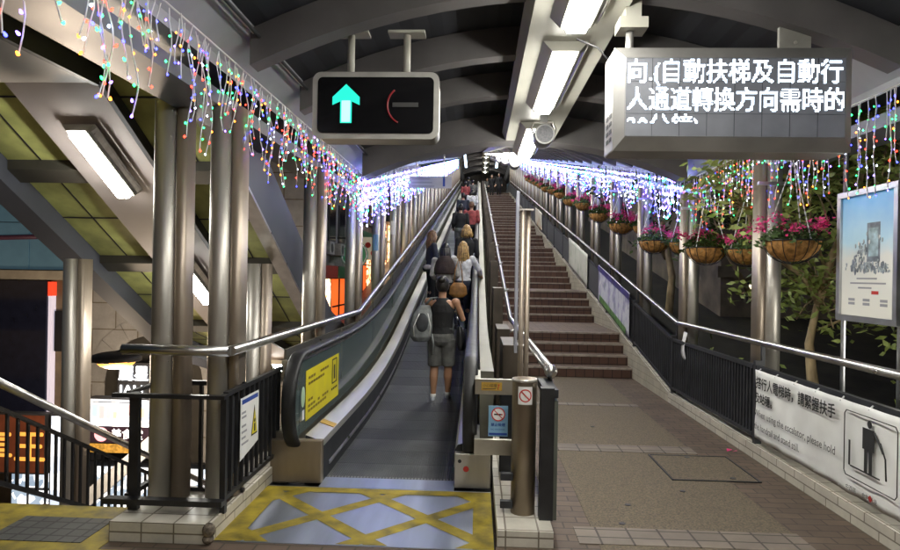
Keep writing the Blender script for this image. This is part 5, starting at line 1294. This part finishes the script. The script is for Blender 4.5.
for x, y, H_, hr_, st_, c_, lab in far:
    person(lab, x, y, zs(y), H_, R.uniform(-.3, .3), 'light', hr_, st_, c_, Cb if c_ is not Cb else Cg, 1, 1, None, {'wr': (.12, .10, .56), 'wl': (-.12, .10, .56)}, .016, wide=1.06)
for x, y, H_, c_, lab in ((1.05, YT-5, 1.72, Cb, 'dark dressed person coming down at the top of the stairs'), (1.6, YT-5.6, 1.76, Cb, 'taller dark dressed person beside another at the top of the stairs'), (.75, YT+.5, 1.68, Cg, 'person in grey standing just beyond the top of the stairs')):
    zst_ = 0; yy_ = 10.3; zq = 0
    while yy_ < y and zq < ZT:
        for k in range(4):
            if yy_ > y: break
            zq += SL*P_/4; yy_ += .32 if k < 3 else P_-.96
    person(lab, x, y, min(zq, ZT), H_, PI+R.uniform(-.2, .2), 'light', 'black', 'short', c_, Cb, 1, 1, None, {'kl': (-.05, .05, .28), 'al': (-.055, .06, .04)}, .018)
# things they carry
t = tag(empty('backpack', (-.70, 7.87, .80), .35), 'grey and black backpack hanging from one shoulder of the woman in shorts', 'backpack')
BPG = cloth('pack_grey', (.17, .18, .18)); BPD = cloth('pack_dark', (.03, .032, .036))
b = MB(); ring_loft(b, [((0, 0, .0), .10, .07), ((0, 0, .06), .145, .105), ((0, 0, .2), .15, .11), ((.02, 0, .36), .12, .09), ((.05, .01, .46), .07, .06)], BPG); fuse(b, 'main_bag', t, BPG, .012, 4)
b = MB(); b.sphere((-.01, -.085, .24), .085, .045, .13, BPD, 14, 10); fuse(b, 'front_pocket', t, BPD, .012, 3)
b = MB(); b.tube([(.06, .0, .47), (.12, -.02, .55), (.2, .0, .56), (.17, .07, .42), (.10, .06, .2), (.08, .03, .04)], .016, BPG, 8); b.build('strap', t)
b = MB(); b.tube([(.12, -.09, .10), (.135, -.1, -.02), (.13, -.09, -.16)], .012, BPG, 6); b.build('hanging_strap', t)
b = MB(); b.tube([(-.11, -.07, .07), (-.12, -.085, .2), (-.05, -.10, .36)], .006, PAPER, 5); b.tube([(.09, -.09, .07), (.10, -.09, .2), (.06, -.09, .36)], .006, PAPER, 5); b.build('piping', t)
t = tag(empty('handbag', (-.20, 7.92, .70)), 'black shoulder bag hanging at the side of the woman in shorts', 'bag')
b = MB(); ring_loft(b, [((.01, 0, 0), .045, .12), ((.01, 0, .05), .055, .135), ((0, 0, .22), .05, .12), ((-.01, 0, .30), .03, .09)], Cb); fuse(b, 'bag_body', t, mat('black_leather', (.014, .014, .016), .35, 0, .1), .011, 3)
b = MB(); b.tube([(-.01, .05, .29), (-.06, .03, .50), (-.075, .0, .61), (-.065, -.03, .5), (-.01, -.06, .29)], .009, MATS['black_leather'], 6); b.build('strap', t)
b = MB(); b.box(.03, .035, -.06, .06, .24, .27, STEEL2); b.tube([(-.05, -.04, .42), (-.03, -.05, .38)], .012, STEEL2, 6); b.build('buckle', t)
t = tag(empty('handbag', (-.34, 11.30, zs(11.7)+.60)), 'tan leather handbag held against the woman in white', 'bag')
TANL = mat('tan_leather', (.36, .17, .04), .5, 0, .25, 12, .3, 15)
b = MB(); ring_loft(b, [((0, 0, 0), .10, .05), ((0, 0, .06), .17, .075), ((0, 0, .20), .15, .07), ((.0, 0, .27), .09, .045)], TANL); fuse(b, 'bag_body', t, TANL, .013, 3)
b = MB(); b.tube([(-.08, 0, .25), (-.06, .03, .5), (.0, .10, .72), (.06, .05, .5), (.08, 0, .25)], .011, TANL, 6); b.build('strap', t)
t = tag(empty('handbag', (-1.0, 12.92, zs(13.15)+.78)), 'dark handbag with a pale cloth held by the woman in the dark jacket', 'bag')
b = MB(); ring_loft(b, [((0, 0, 0), .12, .05), ((0, 0, .06), .15, .07), ((0, 0, .16), .13, .05)], Cb); fuse(b, 'bag_body', t, MATS['black_leather'], .013, 3)
b = MB(); b.sphere((-.03, -.06, .10), .10, .03, .05, Cbe, 12, 8); b.build('pale_cloth', t)
t = tag(empty('scarf', (-.60, 11.52, zs(11.55)+1.05)), 'dark brown wrap over the shoulders of the person in the beige coat', 'scarf')
b = MB(); ring_loft(b, [((0, 0, .0), .205, .15), ((0, 0, .1), .21, .155), ((0, 0, .24), .17, .13), ((0, 0, .34), .09, .09)], Cbr); fuse(b, 'cloth', t, Cbr, .014, 4)
